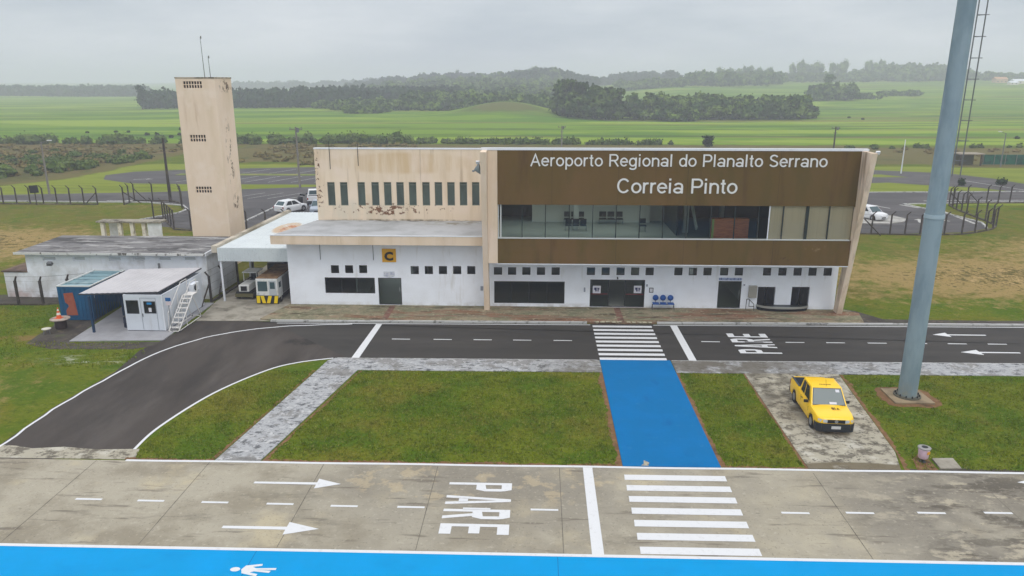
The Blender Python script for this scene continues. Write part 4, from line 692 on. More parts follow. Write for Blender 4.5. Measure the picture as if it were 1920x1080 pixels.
# lamps, horn and camera on the facade
hn = thing('horn_speaker', 'grey cone horn speaker fixed beside the top of the left leaning fin', 'loudspeaker', (-3.75, 46.6, 9.7))
put('horn', MB().cyl((-3.58, 46.75, 9.75), (-4.1, 46.55, 9.6), .06, .06, 10).cyl((-3.62, 46.6, 9.75), (-3.98, 46.6, 9.68), .40, .05, 18), mat('grey_horn', col(120, 130, 132), .5), hn)
for loc, lab in (((-3.75, 46.6, 10.15), 'white floodlight at the head of the left leaning fin'), ((20.36, 46.2, 10.85), 'white floodlight at the top outer corner of the right leaning fin')):
    f = thing('floodlight', lab, 'floodlight', loc); put('housing', MB().obox((0, -.1, 0), .24, .12, .2, rx=.5), m_coping, f, local=True, bevel=.015); put('bracket', MB().cyl((0, 0, 0), (.13 if loc[0] < 0 else -.13, .03, .0), .02, n=6), m_steel, f, local=True)
r = V(1158, 521, 48.9); f = thing('security_camera', 'little dark camera over the middle of the sliding entrance', 'camera', (r[0], 48.95, r[1])); put('body', MB().cyl((0, .03, 0), (0, -.16, -.04), .045, n=8), m_dark, f, local=True); put('mount', MB().box(-.03, .03, .0, .05, -.03, .05), m_dark, f, local=True)
# ================================================================ TOWER, SERVICE BUILDINGS
m_tow = mat('tower_render', col(228, 208, 186), .9, [dict(c=col(214, 194, 166), s=.6, st=(1, 1, .3), lo=.45, hi=.65, k=.7), dict(c=col(234, 218, 202), s=.9, lo=.52, hi=.7, k=.6),
    dict(c=col(84, 64, 46), s=1.7, st=(1, 1, .7), lo=.535, hi=.555, k=.9, d=7, r=.75, box=((-25.5, 61.5, 9.0), (.9, .75, 3.4)), b0=1, b1=.5), dict(c=col(84, 64, 46), s=1.8, lo=.52, hi=.54, k=.9, d=7, r=.75, box=((-25.5, 61.9, 14.6), (.9, 1.5, .6)), b0=1, b1=.4),
    dict(c=col(92, 70, 50), s=1.7, lo=.5, hi=.52, k=.9, d=7, r=.75, box=((-25.5, 61.9, 5.1), (.9, .8, .9)), b0=1, b1=.4), dict(c=col(172, 140, 100), s=1.5, st=(1, 1, .1), lo=.5, hi=.65, k=.7, box=((-27.6, 60, 12.5), (.7, 1, 2.2)), b0=1, b1=.4)])
tw = thing('water_tower', 'tall square cream tower with peeling paint and three grilles', 'tower', (-27, 61.6, 0))
tx0, tx1, ty0, ty1 = -28.63, -25.46, 60.0, 63.2
grl = [px_rect(343, 378.5, 152.5, 165, ty0), px_rect(356, 386, 253, 265.5, ty0), px_rect(367, 397, 350, 361.5, ty0)]
put('tower_body', wallh(MB(), tx0, tx1, 0, 15.2, grl, ty0, ty0+.2).box(tx1-.2, tx1, ty0+.2, ty1, 0, 15.2).box(tx0, tx0+.2, ty0+.2, ty1, 0, 15.2).box(tx0+.2, tx1-.2, ty1-.2, ty1, 0, 15.2).box(tx0+.2, tx1-.2, ty0+.2, ty1-.2, 14.5, 14.7), m_tow, tw)
put('coping', MB().box(tx0-.03, tx1+.03, ty0-.03, ty1+.03, 15.2, 15.3), mat('dirty_coping', col(176, 164, 146), .9, [dict(c=col(96, 88, 78), s=2, lo=.48, hi=.6)]), tw)
for r in grl:
    gm = MB(); n = 7 if r[1]-r[0] > 1.4 else 6
    for k in range(n+1): x = r[0]+(r[1]-r[0])*k/n; gm.box(max(x-.03, r[0]), min(x+.03, r[1]), ty0+.03, ty0+.12, r[2], r[3])
    gm.box(r[0], r[1], ty0+.035, ty0+.115, (r[2]+r[3])/2-.03, (r[2]+r[3])/2+.03)
    g_ = put('grille', gm, m_tow, tw); put('shade_plate', MB().box(r[0]+.005, r[1]-.005, ty0+.15, ty0+.19, r[2]+.005, r[3]-.005), mat('recess_shade', col(34, 30, 28), .9), g_)  # dark plate behind the bars, coloured as the shade inside the opening
for p, ytop, lab in (((384, 143), 70, 'tall thin whip antenna on the tower roof'), ((395, 143), 107, 'short thin whip antenna with a knob on the tower roof')):
    b = V(*p, 61); tp = V(p[0]-(8 if ytop == 70 else 4), ytop, 61); a = thing('antenna', lab, 'antenna', (b[0], 61, 15.2)); put('mast', MB().cyl((b[0], 61, 14.7), (b[0]-.05, 61, tp[1]), .035, .02, 6), m_steel, a); put('base_knob' if ytop == 70 else 'tip', MB().cyl((b[0], 61, tp[1]-.1), (b[0], 61, tp[1]+.1), .05, n=6), m_steel, a)
# low service building
m_wb = mat('whitewash', col(240, 244, 250), .88, [dict(c=col(196, 196, 194), s=.7, lo=.45, hi=.65, k=.7), dict(c=col(176, 172, 164), s=1.3, st=(1, 1, .2), lo=.55, hi=.72, k=.5), dict(c=col(120, 108, 94), s=1.2, lo=.4, hi=.6, k=.8, box=((-31, 50, 0), (10, 8, .5)), b0=1, b1=.3), dict(c=col(176, 140, 124), s=.9, lo=.4, hi=.6, k=.6, box=((-37, 50, .2), (1.6, 3, .6)), b0=1, b1=.3)])
m_fib = mat('weathered_fibre_roof', col(122, 121, 121), .9, [dict(c=col(74, 73, 74), s=.7, st=(.35, 1.5, 1), lo=.47, hi=.56, k=.9, d=8, r=.7), dict(c=col(168, 167, 165), s=.9, st=(.4, 1.6, 1), lo=.53, hi=.6, k=.85, d=7, r=.7), dict(c=col(56, 52, 48), s=1.4, st=(.25, 1.3, 1), lo=.56, hi=.62, k=.85, d=7, r=.7)], spec=.1)
wb = thing('service_building', 'long low whitewashed building with a weathered grey roof', 'building', (-30, 50.4, 0))
YB = 50.4
blk = [px_rect(a, a+w, 481, 489, YB) for a, w in ((80, 24), (137, 22), (204, 22), (250, 22), (297, 23), (344, 23))]
put('wall', wallh(MB(), -36.35, -23.3, 0, 3.2, [(a, b, c, d) for a, b, c, d in blk], YB, YB+.2).box(-23.5, -23.3, YB+.2, 55.1, 0, 3.3).box(-36.35, -36.15, YB+.2, 55.1, 0, 3.3).box(-36.35, -23.3, 55.1, 55.3, 0, 3.3), m_wb, wb)
for r in blk: window(wb, r[0], r[1], r[2], r[3], YB+.08, m_wb, mat('shuttered_pane', col(196, 200, 202), .8), t=.05, dep=.05)
put('roof', MB().prismx([(49.95, 3.32), (55.5, 3.42), (55.5, 3.5), (49.95, 3.40)], -36.75, -23.2), m_fib, wb)
fas = put('fascia', MB().box(-36.8, -23.15, 49.88, 49.945, 3.26, 3.42), mat('stained_fascia', col(206, 206, 202), .85, [dict(c=col(66, 60, 50), s=2.4, st=(1, 1, .4), lo=.52, hi=.6, k=.9, box=((-26.3, 49.9, 3.4), (4.2, 1, .5)), b0=1, b1=.7), dict(c=col(76, 72, 64), s=3, lo=.58, hi=.64, k=.9)]), wb)
put('side_fascia', MB().prismx([(49.95, 3.2), (55.5, 3.3), (55.5, 3.54), (49.95, 3.44)], -23.198, -23.1), m_coping, wb)
put('downpipe', MB().cyl((V(299, 500, YB)[0], YB-.06, 1.4), (V(299, 500, YB)[0], YB-.06, 2.6), .07, n=8), mat('grey_pipe', col(130, 132, 134), .7), wb)
an = thing('annex_wall', 'low whitewashed annex left of the long service building, with a dirty pinkish foot', 'annex', (-37.4, 50.4, 0))
put('wall', MB().box(-38.15, -36.36, 50.45, 50.65, 0, 1.84).box(-38.15, -37.95, 50.65, 54, 0, 1.84).box(-37.95, -36.36, 53.8, 54, 0, 1.84), m_wb, an); put('roof', MB().box(-38.3, -36.36, 50.4, 54.1, 1.842, 1.93), mat('rusty_brown_roof', col(112, 92, 78), .9, [dict(c=col(80, 66, 58), s=1, lo=.45, hi=.6)]), an)
fl = V(88, 492, 50.2); f = thing('wall_floodlight', 'dark floodlight on a bent arm near the left end of the service building', 'floodlight', (fl[0]+.4, 50.3, fl[1]))
put('arm', MB().tube([(fl[0]-.2, 50.38, fl[1]-.25), (fl[0]+.2, 49.9, fl[1]-.1), (fl[0]+.5, 49.8, fl[1]+.0)], .03, 6), m_steel, f); put('lamp_head', MB().obox((fl[0]+.5, 49.75, fl[1]+.02), .34, .26, .22, rx=.4), mat('dull_grey_metal', col(96, 98, 100), .6), f, bevel=.02)
# open pavilion behind it
pv = thing('open_pavilion', 'small white open shelter of posts and slab roof behind the service building', 'shelter', (-37.4, 66.5, 0))
put('roof', MB().box(-40.4, -34.4, 66.0, 67.3, 2.5, 2.64), mat('stained_slab', col(150, 144, 130), .9, [dict(c=col(84, 78, 68), s=1, lo=.45, hi=.6), dict(c=col(190, 186, 176), s=3, lo=.55, hi=.7, k=.6)]), pv)
for x in (-39.95, -38.35, -37.2, -36.1): put('post', MB().box(x-.16, x+.16, 66.15, 66.45, 0, 2.49), mat('dirty_white_post', col(224, 218, 204), .9, [dict(c=col(160, 148, 122), s=2, lo=.5, hi=.7)]), pv)
put('end_wall', MB().box(-35.75, -34.5, 66.2, 66.4, 0, 2.49), m_wb, pv); put('end_wall', MB().box(-39.8, -38.6, 67.0, 67.1, 0, 2.49), m_wb, pv)
# carport between service building and terminal
m_sheet = mat('pale_sheet_roof', col(206, 214, 216), .7, [dict(c=col(190, 198, 202), s=.5, lo=.45, hi=.7, k=.6), dict(c=col(196, 170, 138), s=1.2, lo=.3, hi=.45, k=.9, box=((-19.9, 57.8, 3.8), (1.0, 2.6, 1.5)), b0=1, b1=.8), dict(c=col(176, 108, 66), s=2.2, lo=.46, hi=.56, k=.9, box=((-19.7, 57.6, 3.8), (.75, 1.9, 1.5)), b0=1, b1=.6), dict(c=col(150, 156, 160), s=4, st=(3, .3, 1), lo=.55, hi=.7, k=.4)])
cpt = thing('carport', 'open carport with a pale sheet metal roof between the service building and the terminal', 'carport', (-19.5, 50, 0))
rf = MB(); nx_ = 44
xs_ = np.linspace(-22.15, -16.6, nx_)
for i in range(nx_-1):
    za, zb = .03*(i % 2), .03*((i+1) % 2); xa, xb = xs_[i], xs_[i+1]; rf.quad((xa, 49.8, 3.86+za), (xb, 49.8, 3.86+zb), (xb, 65.6, 3.66+zb), (xa, 65.6, 3.66+za))
put('roof_sheet', rf, m_sheet, cpt)
fz = MB().box(-22.15, -17.06, 49.7, 49.76, 2.95, 3.9)
for k in range(26): x = -22.05+k*.19; fz.box(x, x+.04, 49.68, 49.698, 2.98, 3.87)
put('fascia', fz, m_sheet, cpt)
put('edge_beam', MB().prismx([(49.7, 3.55), (65.8, 3.4), (65.8, 3.85), (49.7, 4.02)], -22.55, -22.17), mat('stained_beam', col(190, 182, 166), .9, [dict(c=col(130, 122, 104), s=1, st=(1, .3, 1), lo=.48, hi=.62)]), cpt)
for y in (49.85, 55, 60, 65): put('post', MB().box(-22.1, -21.98, y-.06, y+.06, .03, 3.45), m_coping, cpt)
put('back_panel', MB().box(-20.9, -16.3, 62.0, 62.1, .03, 3.55), mat('dark_blue_grey_panel', col(38, 46, 60), .7, [dict(c=col(60, 66, 78), s=1.5, lo=.55, hi=.65)]), cpt)
yl = thing('service_cart', 'dark boxy service cart parked at the back of the carport', 'cart', (-20.6, 57.5, .03)); put('body', MB().obox((0, 0, .75), 1.3, 2.4, .9), mat('dark_cart', col(42, 44, 48), .5, local=True), yl, local=True, bevel=.05); put('canopy', MB().obox((0, 0, 1.85), 1.35, 2.2, .06).cyl((-.6, -1, 1.2), (-.6, -1, 1.84), .025, n=6).cyl((.6, -1, 1.2), (.6, -1, 1.84), .025, n=6), m_steel, yl, local=True)
for a in (-1, 1):
    for b in (-1, 1): put('wheel', MB().cyl((a*.55, b*.8, .3), (a*.7, b*.8, .3), .3, n=16), m_blk, yl, local=True)
# ---- office cabin, lean-to roof, blue container
m_cab = mat('cabin_panel', col(206, 212, 220), .6, [dict(c=col(186, 192, 200), s=.8, lo=.45, hi=.7, k=.6), dict(c=col(168, 166, 160), s=2, st=(1, 1, .2), lo=.6, hi=.75, k=.5)])
cab = thing('office_cabin', 'pale grey portable office cabin with two small windows', 'cabin', (-24.2, 45.8, 0))
cx0, cx1, cy0, cy1 = -25.4, -22.98, 43.12, 48.6
w1 = px_rect(237, 260, 563, 588, cy0); w2 = px_rect(270, 292, 565, 587.5, cy0); w1 = (w1[0], w1[1], w1[2], w1[3]); dr = (V(269, 600, cy0)[0]-.06, V(296, 600, cy0)[0]+.02)
put('cabin_body', wallh(MB(), cx0, cx1, .1, 2.38, [w1, w2], cy0, cy0+.06).box(cx0, cx0+.06, cy0+.06, cy1, .1, 2.38).box(cx1-.06, cx1, cy0+.06, cy1, .1, 2.38).box(cx0, cx1, cy1, cy1+.06, .1, 2.38).box(cx0+.06, cx1-.06, cy0+.06, cy1, .1, .14), m_cab, cab)
put('skirt', MB().box(cx0+.03, cx1-.03, cy0+.03, cy1-.03, .03, .1), m_dark, cab)
put('corner_trim', MB().box(cx1-.04, cx1+.02, cy0-.02, cy0+.04, .1, 2.38), m_coping, cab)
window(cab, *w1, cy0-.015, m_dark, glass('dark_glass', (.12, .13, .13), .02), t=.045)
dd = put('door', MB().box(dr[0], dr[0]+.025, cy0-.018, cy0-.002, .14, 2.2).box(dr[1]-.025, dr[1], cy0-.018, cy0-.002, .14, 2.2).box(dr[0]+.025, dr[1]-.025, cy0-.018, cy0-.002, 2.17, 2.2), mat('door_trim', col(160, 166, 174), .6), cab)
dw = put('window', wallh(MB(), w2[0], w2[1], w2[2], w2[3], [(w2[0]+.045, w2[1]-.045, w2[2]+.045, w2[3]-.045)], cy0-.02, cy0+.03), m_dark, dd)
put('handle', MB().box(dr[0]+.07, dr[0]+.1, cy0-.05, cy0-.02, 1.0, 1.2), m_dark, dd)
nt_ = tag(put('door_sticker', MB().box((w2[0]+w2[1])/2-.16, (w2[0]+w2[1])/2+.12, cy0-.03, cy0-.022, w2[3]-.17, w2[3]-.04), mat('cyan_print', col(30, 130, 190), .6), dd)) if False else put('notice', MB().box((w2[0]+w2[1])/2-.16, (w2[0]+w2[1])/2+.14, cy0-.03, cy0-.022, w2[3]-.2, w2[3]-.07), mat('cyan_print', col(30, 130, 190), .6), dd)
put('notice', MB().box((w2[0]+w2[1])/2-.08, (w2[0]+w2[1])/2+.1, cy0-.03, cy0-.022, w2[2]+.1, w2[2]+.36), m_poster, dd)
put('pane', MB().quad((w2[0]+.03, cy0+.02, w2[2]+.03), (w2[1]-.03, cy0+.02, w2[2]+.03), (w2[1]-.03, cy0+.02, w2[3]-.03), (w2[0]+.03, cy0+.02, w2[3]-.03)), MATS['dark_glass'], dd)
ac = thing('air_conditioner', 'white air conditioner unit with its fan bolted on the side of the office cabin', 'air conditioner', (cx1+.2, 47.1, 1.8))
put('case', MB().box(cx1+.02, cx1+.34, 46.6, 47.5, 1.55, 2.1), m_coping, ac, bevel=.015); put('fan_grille', MB().cyl((cx1+.342, 46.95, 1.82), (cx1+.35, 46.95, 1.82), .21, n=18), m_dark, ac); put('bracket', MB().box(cx1, cx1+.32, 46.7, 46.74, 1.5, 1.545).box(cx1, cx1+.32, 47.36, 47.4, 1.5, 1.545), m_steel, ac)
lr_ = thing('lean_to_roof', 'big light grey sloping metal roof over the office cabin and the painted slab', 'canopy roof', (-25.4, 45, 0))
zf, zb = 2.46, 2.62
rc = [(*G(147, 551, zf), zf), (*G(296, 547, zf), zf), (*G(377, 502, zb), zb), (*G(242, 505, zb), zb)]
rm = MB(); n = 30
for i in range(n):
    a, b = i/n, (i+1)/n; za, zb_ = .02*(i % 2), .02*((i+1) % 2)
    def pt(u, lo, hi, dz): return tuple(lo[k]+(hi[k]-lo[k])*u+(dz if k == 2 else 0) for k in range(3))
    rm.quad(pt(a, rc[0], rc[1], za), pt(b, rc[0], rc[1], zb_), pt(b, rc[3], rc[2], zb_), pt(a, rc[3], rc[2], za))
put('roof_sheet', rm, mat('light_roof_sheet', col(186, 184, 186), .6, [dict(c=col(172, 170, 172), s=.7, lo=.45, hi=.65, k=.7)]), lr_)
eb = MB()
for a, b in ((0, 1), (1, 2), (2, 3), (3, 0)): eb.cyl(tuple(Vector(rc[a])-Vector((0, 0, .05))), tuple(Vector(rc[b])-Vector((0, 0, .05))), .045, n=6)
put('edge_beam', eb, mat('dark_beam', col(58, 60, 64), .6), lr_)
m_bpost = mat('dark_blue_post', col(20, 54, 84), .6)
put('back_panel', MB().box(-28.6, -25.45, 48.5, 48.55, .06, 2.4), mat('shade_panel', col(36, 42, 48), .8), lr_)  # sheet added here, coloured dark as the shade beneath the roof
for x, y, zt in ((-27.3, 42.75, 2.36), (-27.3, 46.2, 2.46), (-25.75, 48.2, 2.5)): put('post', MB().box(x-.06, x+.06, y-.06, y+.06, .06, zt), m_bpost, lr_)
m_cont = mat('blue_container_paint', col(10, 82, 122), .6, [dict(c=col(8, 64, 100), s=1.5, st=(1, 1, .3), lo=.5, hi=.68, k=.7), dict(c=col(26, 98, 138), s=.8, lo=.55, hi=.7, k=.5)])
ct = thing('blue_container', 'blue steel container with a large rust orange patch and an open framed top', 'container', (-29.6, 46.7, 0))
kx0, kx1, ky0, ky1, kz = -30.85, -28.68, 45.15, 49.4, 2.28
cm = MB(); n = 16
for i in range(n):
    a = kx0+.08+(kx1-kx0-.16)*i/n; b = kx0+.08+(kx1-kx0-.16)*(i+1)/n; d0 = .03*(i % 2); cm.quad((a, ky0+.01+d0, .12), (b, ky0+.01+d0, .12), (b, ky0+.01+d0, kz-.12), (a, ky0+.01+d0, kz-.12))
    cm.quad((b, ky0+.01+d0, .12), (b, ky0+.04-d0, .12), (b, ky0+.04-d0, kz-.12), (b, ky0+.01+d0, kz-.12))
cm.box(kx0, kx0+.08, ky0, ky0+.08, .05, kz).box(kx1-.08, kx1, ky0, ky0+.08, .05, kz).box(kx0+.08, kx1-.08, ky0, ky0+.07, .05, .12).box(kx0+.08, kx1-.08, ky0, ky0+.07, kz-.12, kz)
for i in range(28):
    a = ky0+.08+(ky1-ky0-.1)*i/28; b = ky0+.08+(ky1-ky0-.1)*(i+1)/28; d0 = .03*(i % 2)
    cm.quad((kx1-d0, a, .08), (kx1-d0, b, .08), (kx1-d0, b, kz), (kx1-d0, a, kz)); cm.quad((kx0+d0, a, .08), (kx0+d0, b, .08), (kx0+d0, b, kz), (kx0+d0, a, kz))
cm.box(kx0, kx1, ky1-.05, ky1, .05, kz)
put('walls', cm, m_cont, ct)
put('top_frame', MB().box(kx0-.02, kx1+.02, ky0-.02, ky0+.1, kz+.002, kz+.07).box(kx0-.02, kx1+.02, ky1-.1, ky1+.02, kz+.002, kz+.07).box(kx0-.02, kx0+.08, ky0+.1, ky1-.1, kz+.002, kz+.07).box(kx1-.08, kx1+.02, ky0+.1, ky1-.1, kz+.002, kz+.07), mat('pale_top_frame', col(196, 200, 198), .7), ct)
rp = MB(); rp.box(kx0+.08, kx1-.08, ky0+.1, ky1-.1, kz-.03, kz+.0)
for k in range(4): rp.box(kx0+.1, kx1-.1, ky0+.8+k*.9, ky0+.86+k*.9, kz+.0, kz+.05)
put('top_panel', rp, mat('teal_grey_top', col(112, 142, 150), .7, [dict(c=col(150, 168, 172), s=1.2, st=(.5, 1.5, 1), lo=.5, hi=.65, k=.8), dict(c=col(84, 108, 118), s=1, lo=.5, hi=.65, k=.7)]), ct)
rx = kx0+.38; put('rust_patch', MB().poly([(rx, ky0-.006, 1.84), (rx+.62, ky0-.006, 1.9), (rx+.70, ky0-.006, 1.2), (rx+.76, ky0-.006, .38), (rx+.02, ky0-.006, .36), (rx+.02, ky0-.006, .7), (rx+.24, ky0-.006, .98), (rx+.2, ky0-.006, 1.1), (rx+.03, ky0-.006, 1.24)]), mat('rust_primer', col(158, 88, 66), .85, [dict(c=col(150, 74, 54), s=3, lo=.45, hi=.65)]), ct)
# things round the cabin
ld = thing('boarding_steps', 'white wheeled metal access steps with handrails standing beside the office cabin', 'access stairs', (-22.3, 43.9, 0))
m_ld = mat('white_tube', col(214, 212, 208), .5)
sx0, sx1 = -22.75, -22.12
for sx in (sx0, sx1): put('stringer', MB().cyl((sx, 43.05, .1), (sx, 45.3, 1.75), .04, n=6), m_ld, ld)
for k in range(7): y = 43.2+k*.3; z = .25+k*.225; put('tread', MB().box(sx0, sx1, y, y+.2, z-.02, z+.02), m_ld, ld)
put('frame', MB().tube([(sx1, 43.05, .08), (sx1, 46.3, .08), (sx0, 46.3, .08), (sx0, 43.05, .08), (sx1, 43.05, .08)], .03, 6).tube([(sx1, 45.3, 1.75), (sx1, 46.2, .08)], .03, 6).tube([(sx0, 45.3, 1.75), (sx0, 46.2, .08)], .03, 6).tube([(sx1, 44.2, .08), (sx1, 44.2, .9)], .025, 6), m_ld, ld)
for sx in (sx0, sx1): put('handrail', MB().tube([(sx, 43.1, .15), (sx, 43.2, 1.2), (sx, 45.2, 2.65), (sx, 46.0, 2.65), (sx, 46.0, 1.75)], .024, 6).tube([(sx, 43.7, .6), (sx, 43.7, 1.6)], .018, 6).tube([(sx, 44.6, 1.25), (sx, 44.6, 2.2)], .018, 6), m_ld, ld)
put('platform', MB().box(sx0, sx1, 45.3, 46.05, 1.73, 1.78), m_ld, ld)
for a in (sx0, sx1):
    for b in (43.1, 46.2): put('wheel', MB().cyl((a-.03, b, .07), (a+.03, b, .07), .07, n=10), m_dark, ld)
bs = thing('blue_sign_board', 'small blue board on the cabin corner near the steps', 'sign', (-22.9, 43.0, 1.6)); b_ = V(315, 561, 43.0); put('board', MB().box(b_[0]-.16, b_[0]+.16, 42.96, 42.99, b_[1]-.12, b_[1]+.1), mat('sign_blue', col(24, 92, 150), .5), bs); put('lower_board', MB().box(b_[0]-.15, b_[0]+.17, 42.97, 42.99, b_[1]-.38, b_[1]-.15), mat('pinkish_board', col(208, 196, 200), .6), bs)
put('post', MB().cyl((b_[0], 43.0, .0), (b_[0], 43.0, b_[1]), .02, n=6), m_steel, bs)
tb = thing('round_table', 'round concrete table on a dark drum base by the container', 'table', (-29.9, 43.6, 0))
put('tabletop', MB().lathe([(.05, .60), (.56, .60), (.58, .64), (.56, .68), (.05, .68)], n=24), mat('worn_concrete_top', col(176, 160, 148), .9, [dict(c=col(130, 118, 108), s=2, lo=.45, hi=.6)], local=True), tb, local=True); put('base', MB().lathe([(.3, 0), (.34, .1), (.34, .5), (.26, .599)], n=16), mat('dark_drum', col(58, 44, 42), .8, local=True), tb, local=True)
m_or = mat('cone_orange', col(220, 96, 44), .6, local=True); m_wh = mat('cone_white', col(226, 222, 214), .6, local=True)
cn_ = thing('traffic_cone', 'orange and white traffic cone standing on the round concrete table', 'traffic cone', (-29.95, 43.6, .68))
put('base', MB().box(-.19, .19, -.19, .19, 0, .03), m_or, cn_, local=True); put('cone', MB().lathe([(.15, .03), (.115, .22)], n=14), m_or, cn_, local=True); put('stripe', MB().lathe([(.1155, .22), (.085, .36)], n=14), m_wh, cn_, local=True); put('cone_middle', MB().lathe([(.0852, .36), (.062, .48)], n=14), m_or, cn_, local=True); put('stripe', MB().lathe([(.0625, .48), (.04, .58)], n=14), m_wh, cn_, local=True); put('tip', MB().lathe([(.0405, .58), (.025, .68)], n=12), m_or, cn_, local=True)
stl = thing('low_stool', 'low pale stool on the bare soil near the round table', 'stool', (-30.15, 42.55, 0)); put('seat', MB().lathe([(.05, .3), (.26, .3), (.27, .34), (.05, .36)], n=16), mat('pale_stool', col(206, 202, 190), .8, local=True), stl, local=True)
for k in range(3): a = k*2.1; put('leg', MB().cyl((.2*math.cos(a), .2*math.sin(a), 0), (.16*math.cos(a), .16*math.sin(a), .3), .025, n=6), m_steel, stl, local=True)
br = thing('blue_drum', 'dark blue drum beside the office cabin under the roof', 'drum', (-25.75, 43.9, .06)); put('drum_body', MB().lathe([(.24, 0), (.26, .05), (.25, .3), (.27, .32), (.25, .34), (.25, .62), (.24, .66)], n=16), mat('drum_blue', col(26, 34, 56), .5, local=True), br, local=True); put('lid', MB().lathe([(.2, .661), (.235, .67), (.2, .69)], n=16), m_dark, br, local=True)
eq = thing('covered_equipment', 'dark covered equipment stored under the roof between container and cabin', 'equipment', (-26.4, 47.2, .06)); put('cover', MB().obox((0, 0, .7), 1.5, 1.6, 1.4), mat('dark_tarp', col(30, 34, 42), .7, [dict(c=col(60, 66, 76), s=3, lo=.5, hi=.65)], local=True), eq, local=True, bevel=.12); put('crate', MB().obox((.1, -1.1, .22), .7, .5, .44), mat('grey_crate', col(70, 76, 84), .7, local=True), eq, local=True, bevel=.02)  # cover enlarged to help darken the gap beneath the roof
# litter bin, lamp column, lattice mast
bn = thing('litter_bin', 'pale pink litter bin with a yellow label on the lawn by the apron', 'litter bin', (15.8, 28.1, 0)); bn.scale = (.82, .82, .72)
put('bin_body', MB().lathe([(.20, .25), (.235, .3), (.26, .82), (.25, .84)], n=20), mat('pink_plastic', col(206, 180, 192), .6, [dict(c=col(190, 160, 176), s=3, lo=.45, hi=.65)], local=True), bn, local=True)
put('rim', MB().lathe([(.24, .842), (.30, .85), (.31, .90), (.24, .93), (.15, .93), (.15, .90)], n=20), mat('grey_rim', col(150, 148, 146), .6, local=True), bn, local=True); put('opening', MB().cyl((0.02, 0, .925), (0.02, 0, .936), .145, n=18), m_blk, bn, local=True)  # flat black disc painted as the shade inside the bin mouth
put('label_plate', MB().obox((.12, -.235, .66), .2, .012, .17, rz=.45), mat('yellow_label', col(222, 160, 40), .6, local=True), bn, local=True); put('stand', MB().cyl((0, 0, 0), (0, 0, .26), .05, n=10).cyl((0, 0, 0), (0, 0, .02), .18, n=14), m_dark, bn, local=True)
LP_ = G(1700, 745); pl_ = thing('lamp_column', 'thick tall grey steel lamp column on a square concrete footing', 'lamp column', (LP_[0], LP_[1], 0))
m_pole = mat('galvanised_blue_grey', col(138, 156, 164), .75, [dict(c=col(112, 132, 142), s=1.2, st=(1, 1, .3), lo=.45, hi=.65, k=.7), dict(c=col(146, 162, 172), s=3, st=(1, 1, .15), lo=.55, hi=.7, k=.5), dict(c=col(150, 146, 124), s=2, lo=.4, hi=.6, k=.7, box=((LP_[0], LP_[1], .2), (1, 1, .9)), b0=1, b1=.3)], spec=.15)
put('shaft', MB().cyl((*LP_, .02), (LP_[0], LP_[1], 9.2), .43, .405, 28).cyl((LP_[0], LP_[1], 9.2), (LP_[0], LP_[1], 25), .40, .35, 28), m_pole, pl_)
zr = V(1745, 405, LP_[1])[1]; put('band', MB().cyl((LP_[0], LP_[1], zr-.09), (LP_[0], LP_[1], zr+.09), .435, n=28), mat('pale_band', col(158, 176, 184), .7), pl_)
put('floodlight_head', MB().cyl((LP_[0], LP_[1], 25), (LP_[0], LP_[1], 25.3), 1.2, n=20), m_steel, pl_)
put('base_plate', MB().cyl((*LP_, .10), (LP_[0], LP_[1], .16), .62, n=28), mat('dark_grating', col(92, 90, 78), .8), pl_)
for k in range(12): a = k*math.pi/6; put('anchor_bolt', MB().cyl((LP_[0]+.53*math.cos(a), LP_[1]+.53*math.sin(a), .15), (LP_[0]+.53*math.cos(a), LP_[1]+.53*math.sin(a), .26), .035, n=6), m_dark, pl_)
put('footing', MB().prism([(LP_[0]-.95, LP_[1]-.85), (LP_[0]+.95, LP_[1]-.85), (LP_[0]+.9, LP_[1]+.9), (LP_[0]-.9, LP_[1]+.9)], 0, .10), mat('footing_concrete', col(150, 134, 108), .9, [dict(c=col(120, 106, 84), s=1.5, lo=.45, hi=.65)]), pl_, bevel=.02)
dm = MB(); ring = [(LP_[0]+r_*math.cos(t), LP_[1]+r_*math.sin(t)*.9) for t, r_ in ((k*math.pi/14, 1.35/max(abs(math.cos(k*math.pi/14)), abs(math.sin(k*math.pi/14)))**.75+random.uniform(-.12, .12)) for k in range(28))]
struct('soil_patch', flat(dm, ring, .012), m_dirt)
lt = thing('lattice_mast', 'tall thin lattice radio mast far behind the lamp column', 'radio mast', (68.2, 125.3, 0))
mm = mat('mast_steel', col(92, 98, 100), .6); legs = [(67.6, 125.0), (68.9, 125.0), (68.25, 126.2)]
for i, (x, y) in enumerate(legs): put('leg', MB().cyl((x, y, 0), (x, y, 34), .1 if i < 2 else .08, n=6), mm, lt)
for k in range(11):
    z = 2.5+k*3.2; put('cross_frame', MB().tube([(*legs[0], z), (*legs[1], z), (*legs[2], z), (*legs[0], z)], .06, 5).tube([(legs[1][0], legs[1][1], z), (legs[1][0]+.55, legs[1][1], z)], .06, 5), mm, lt)
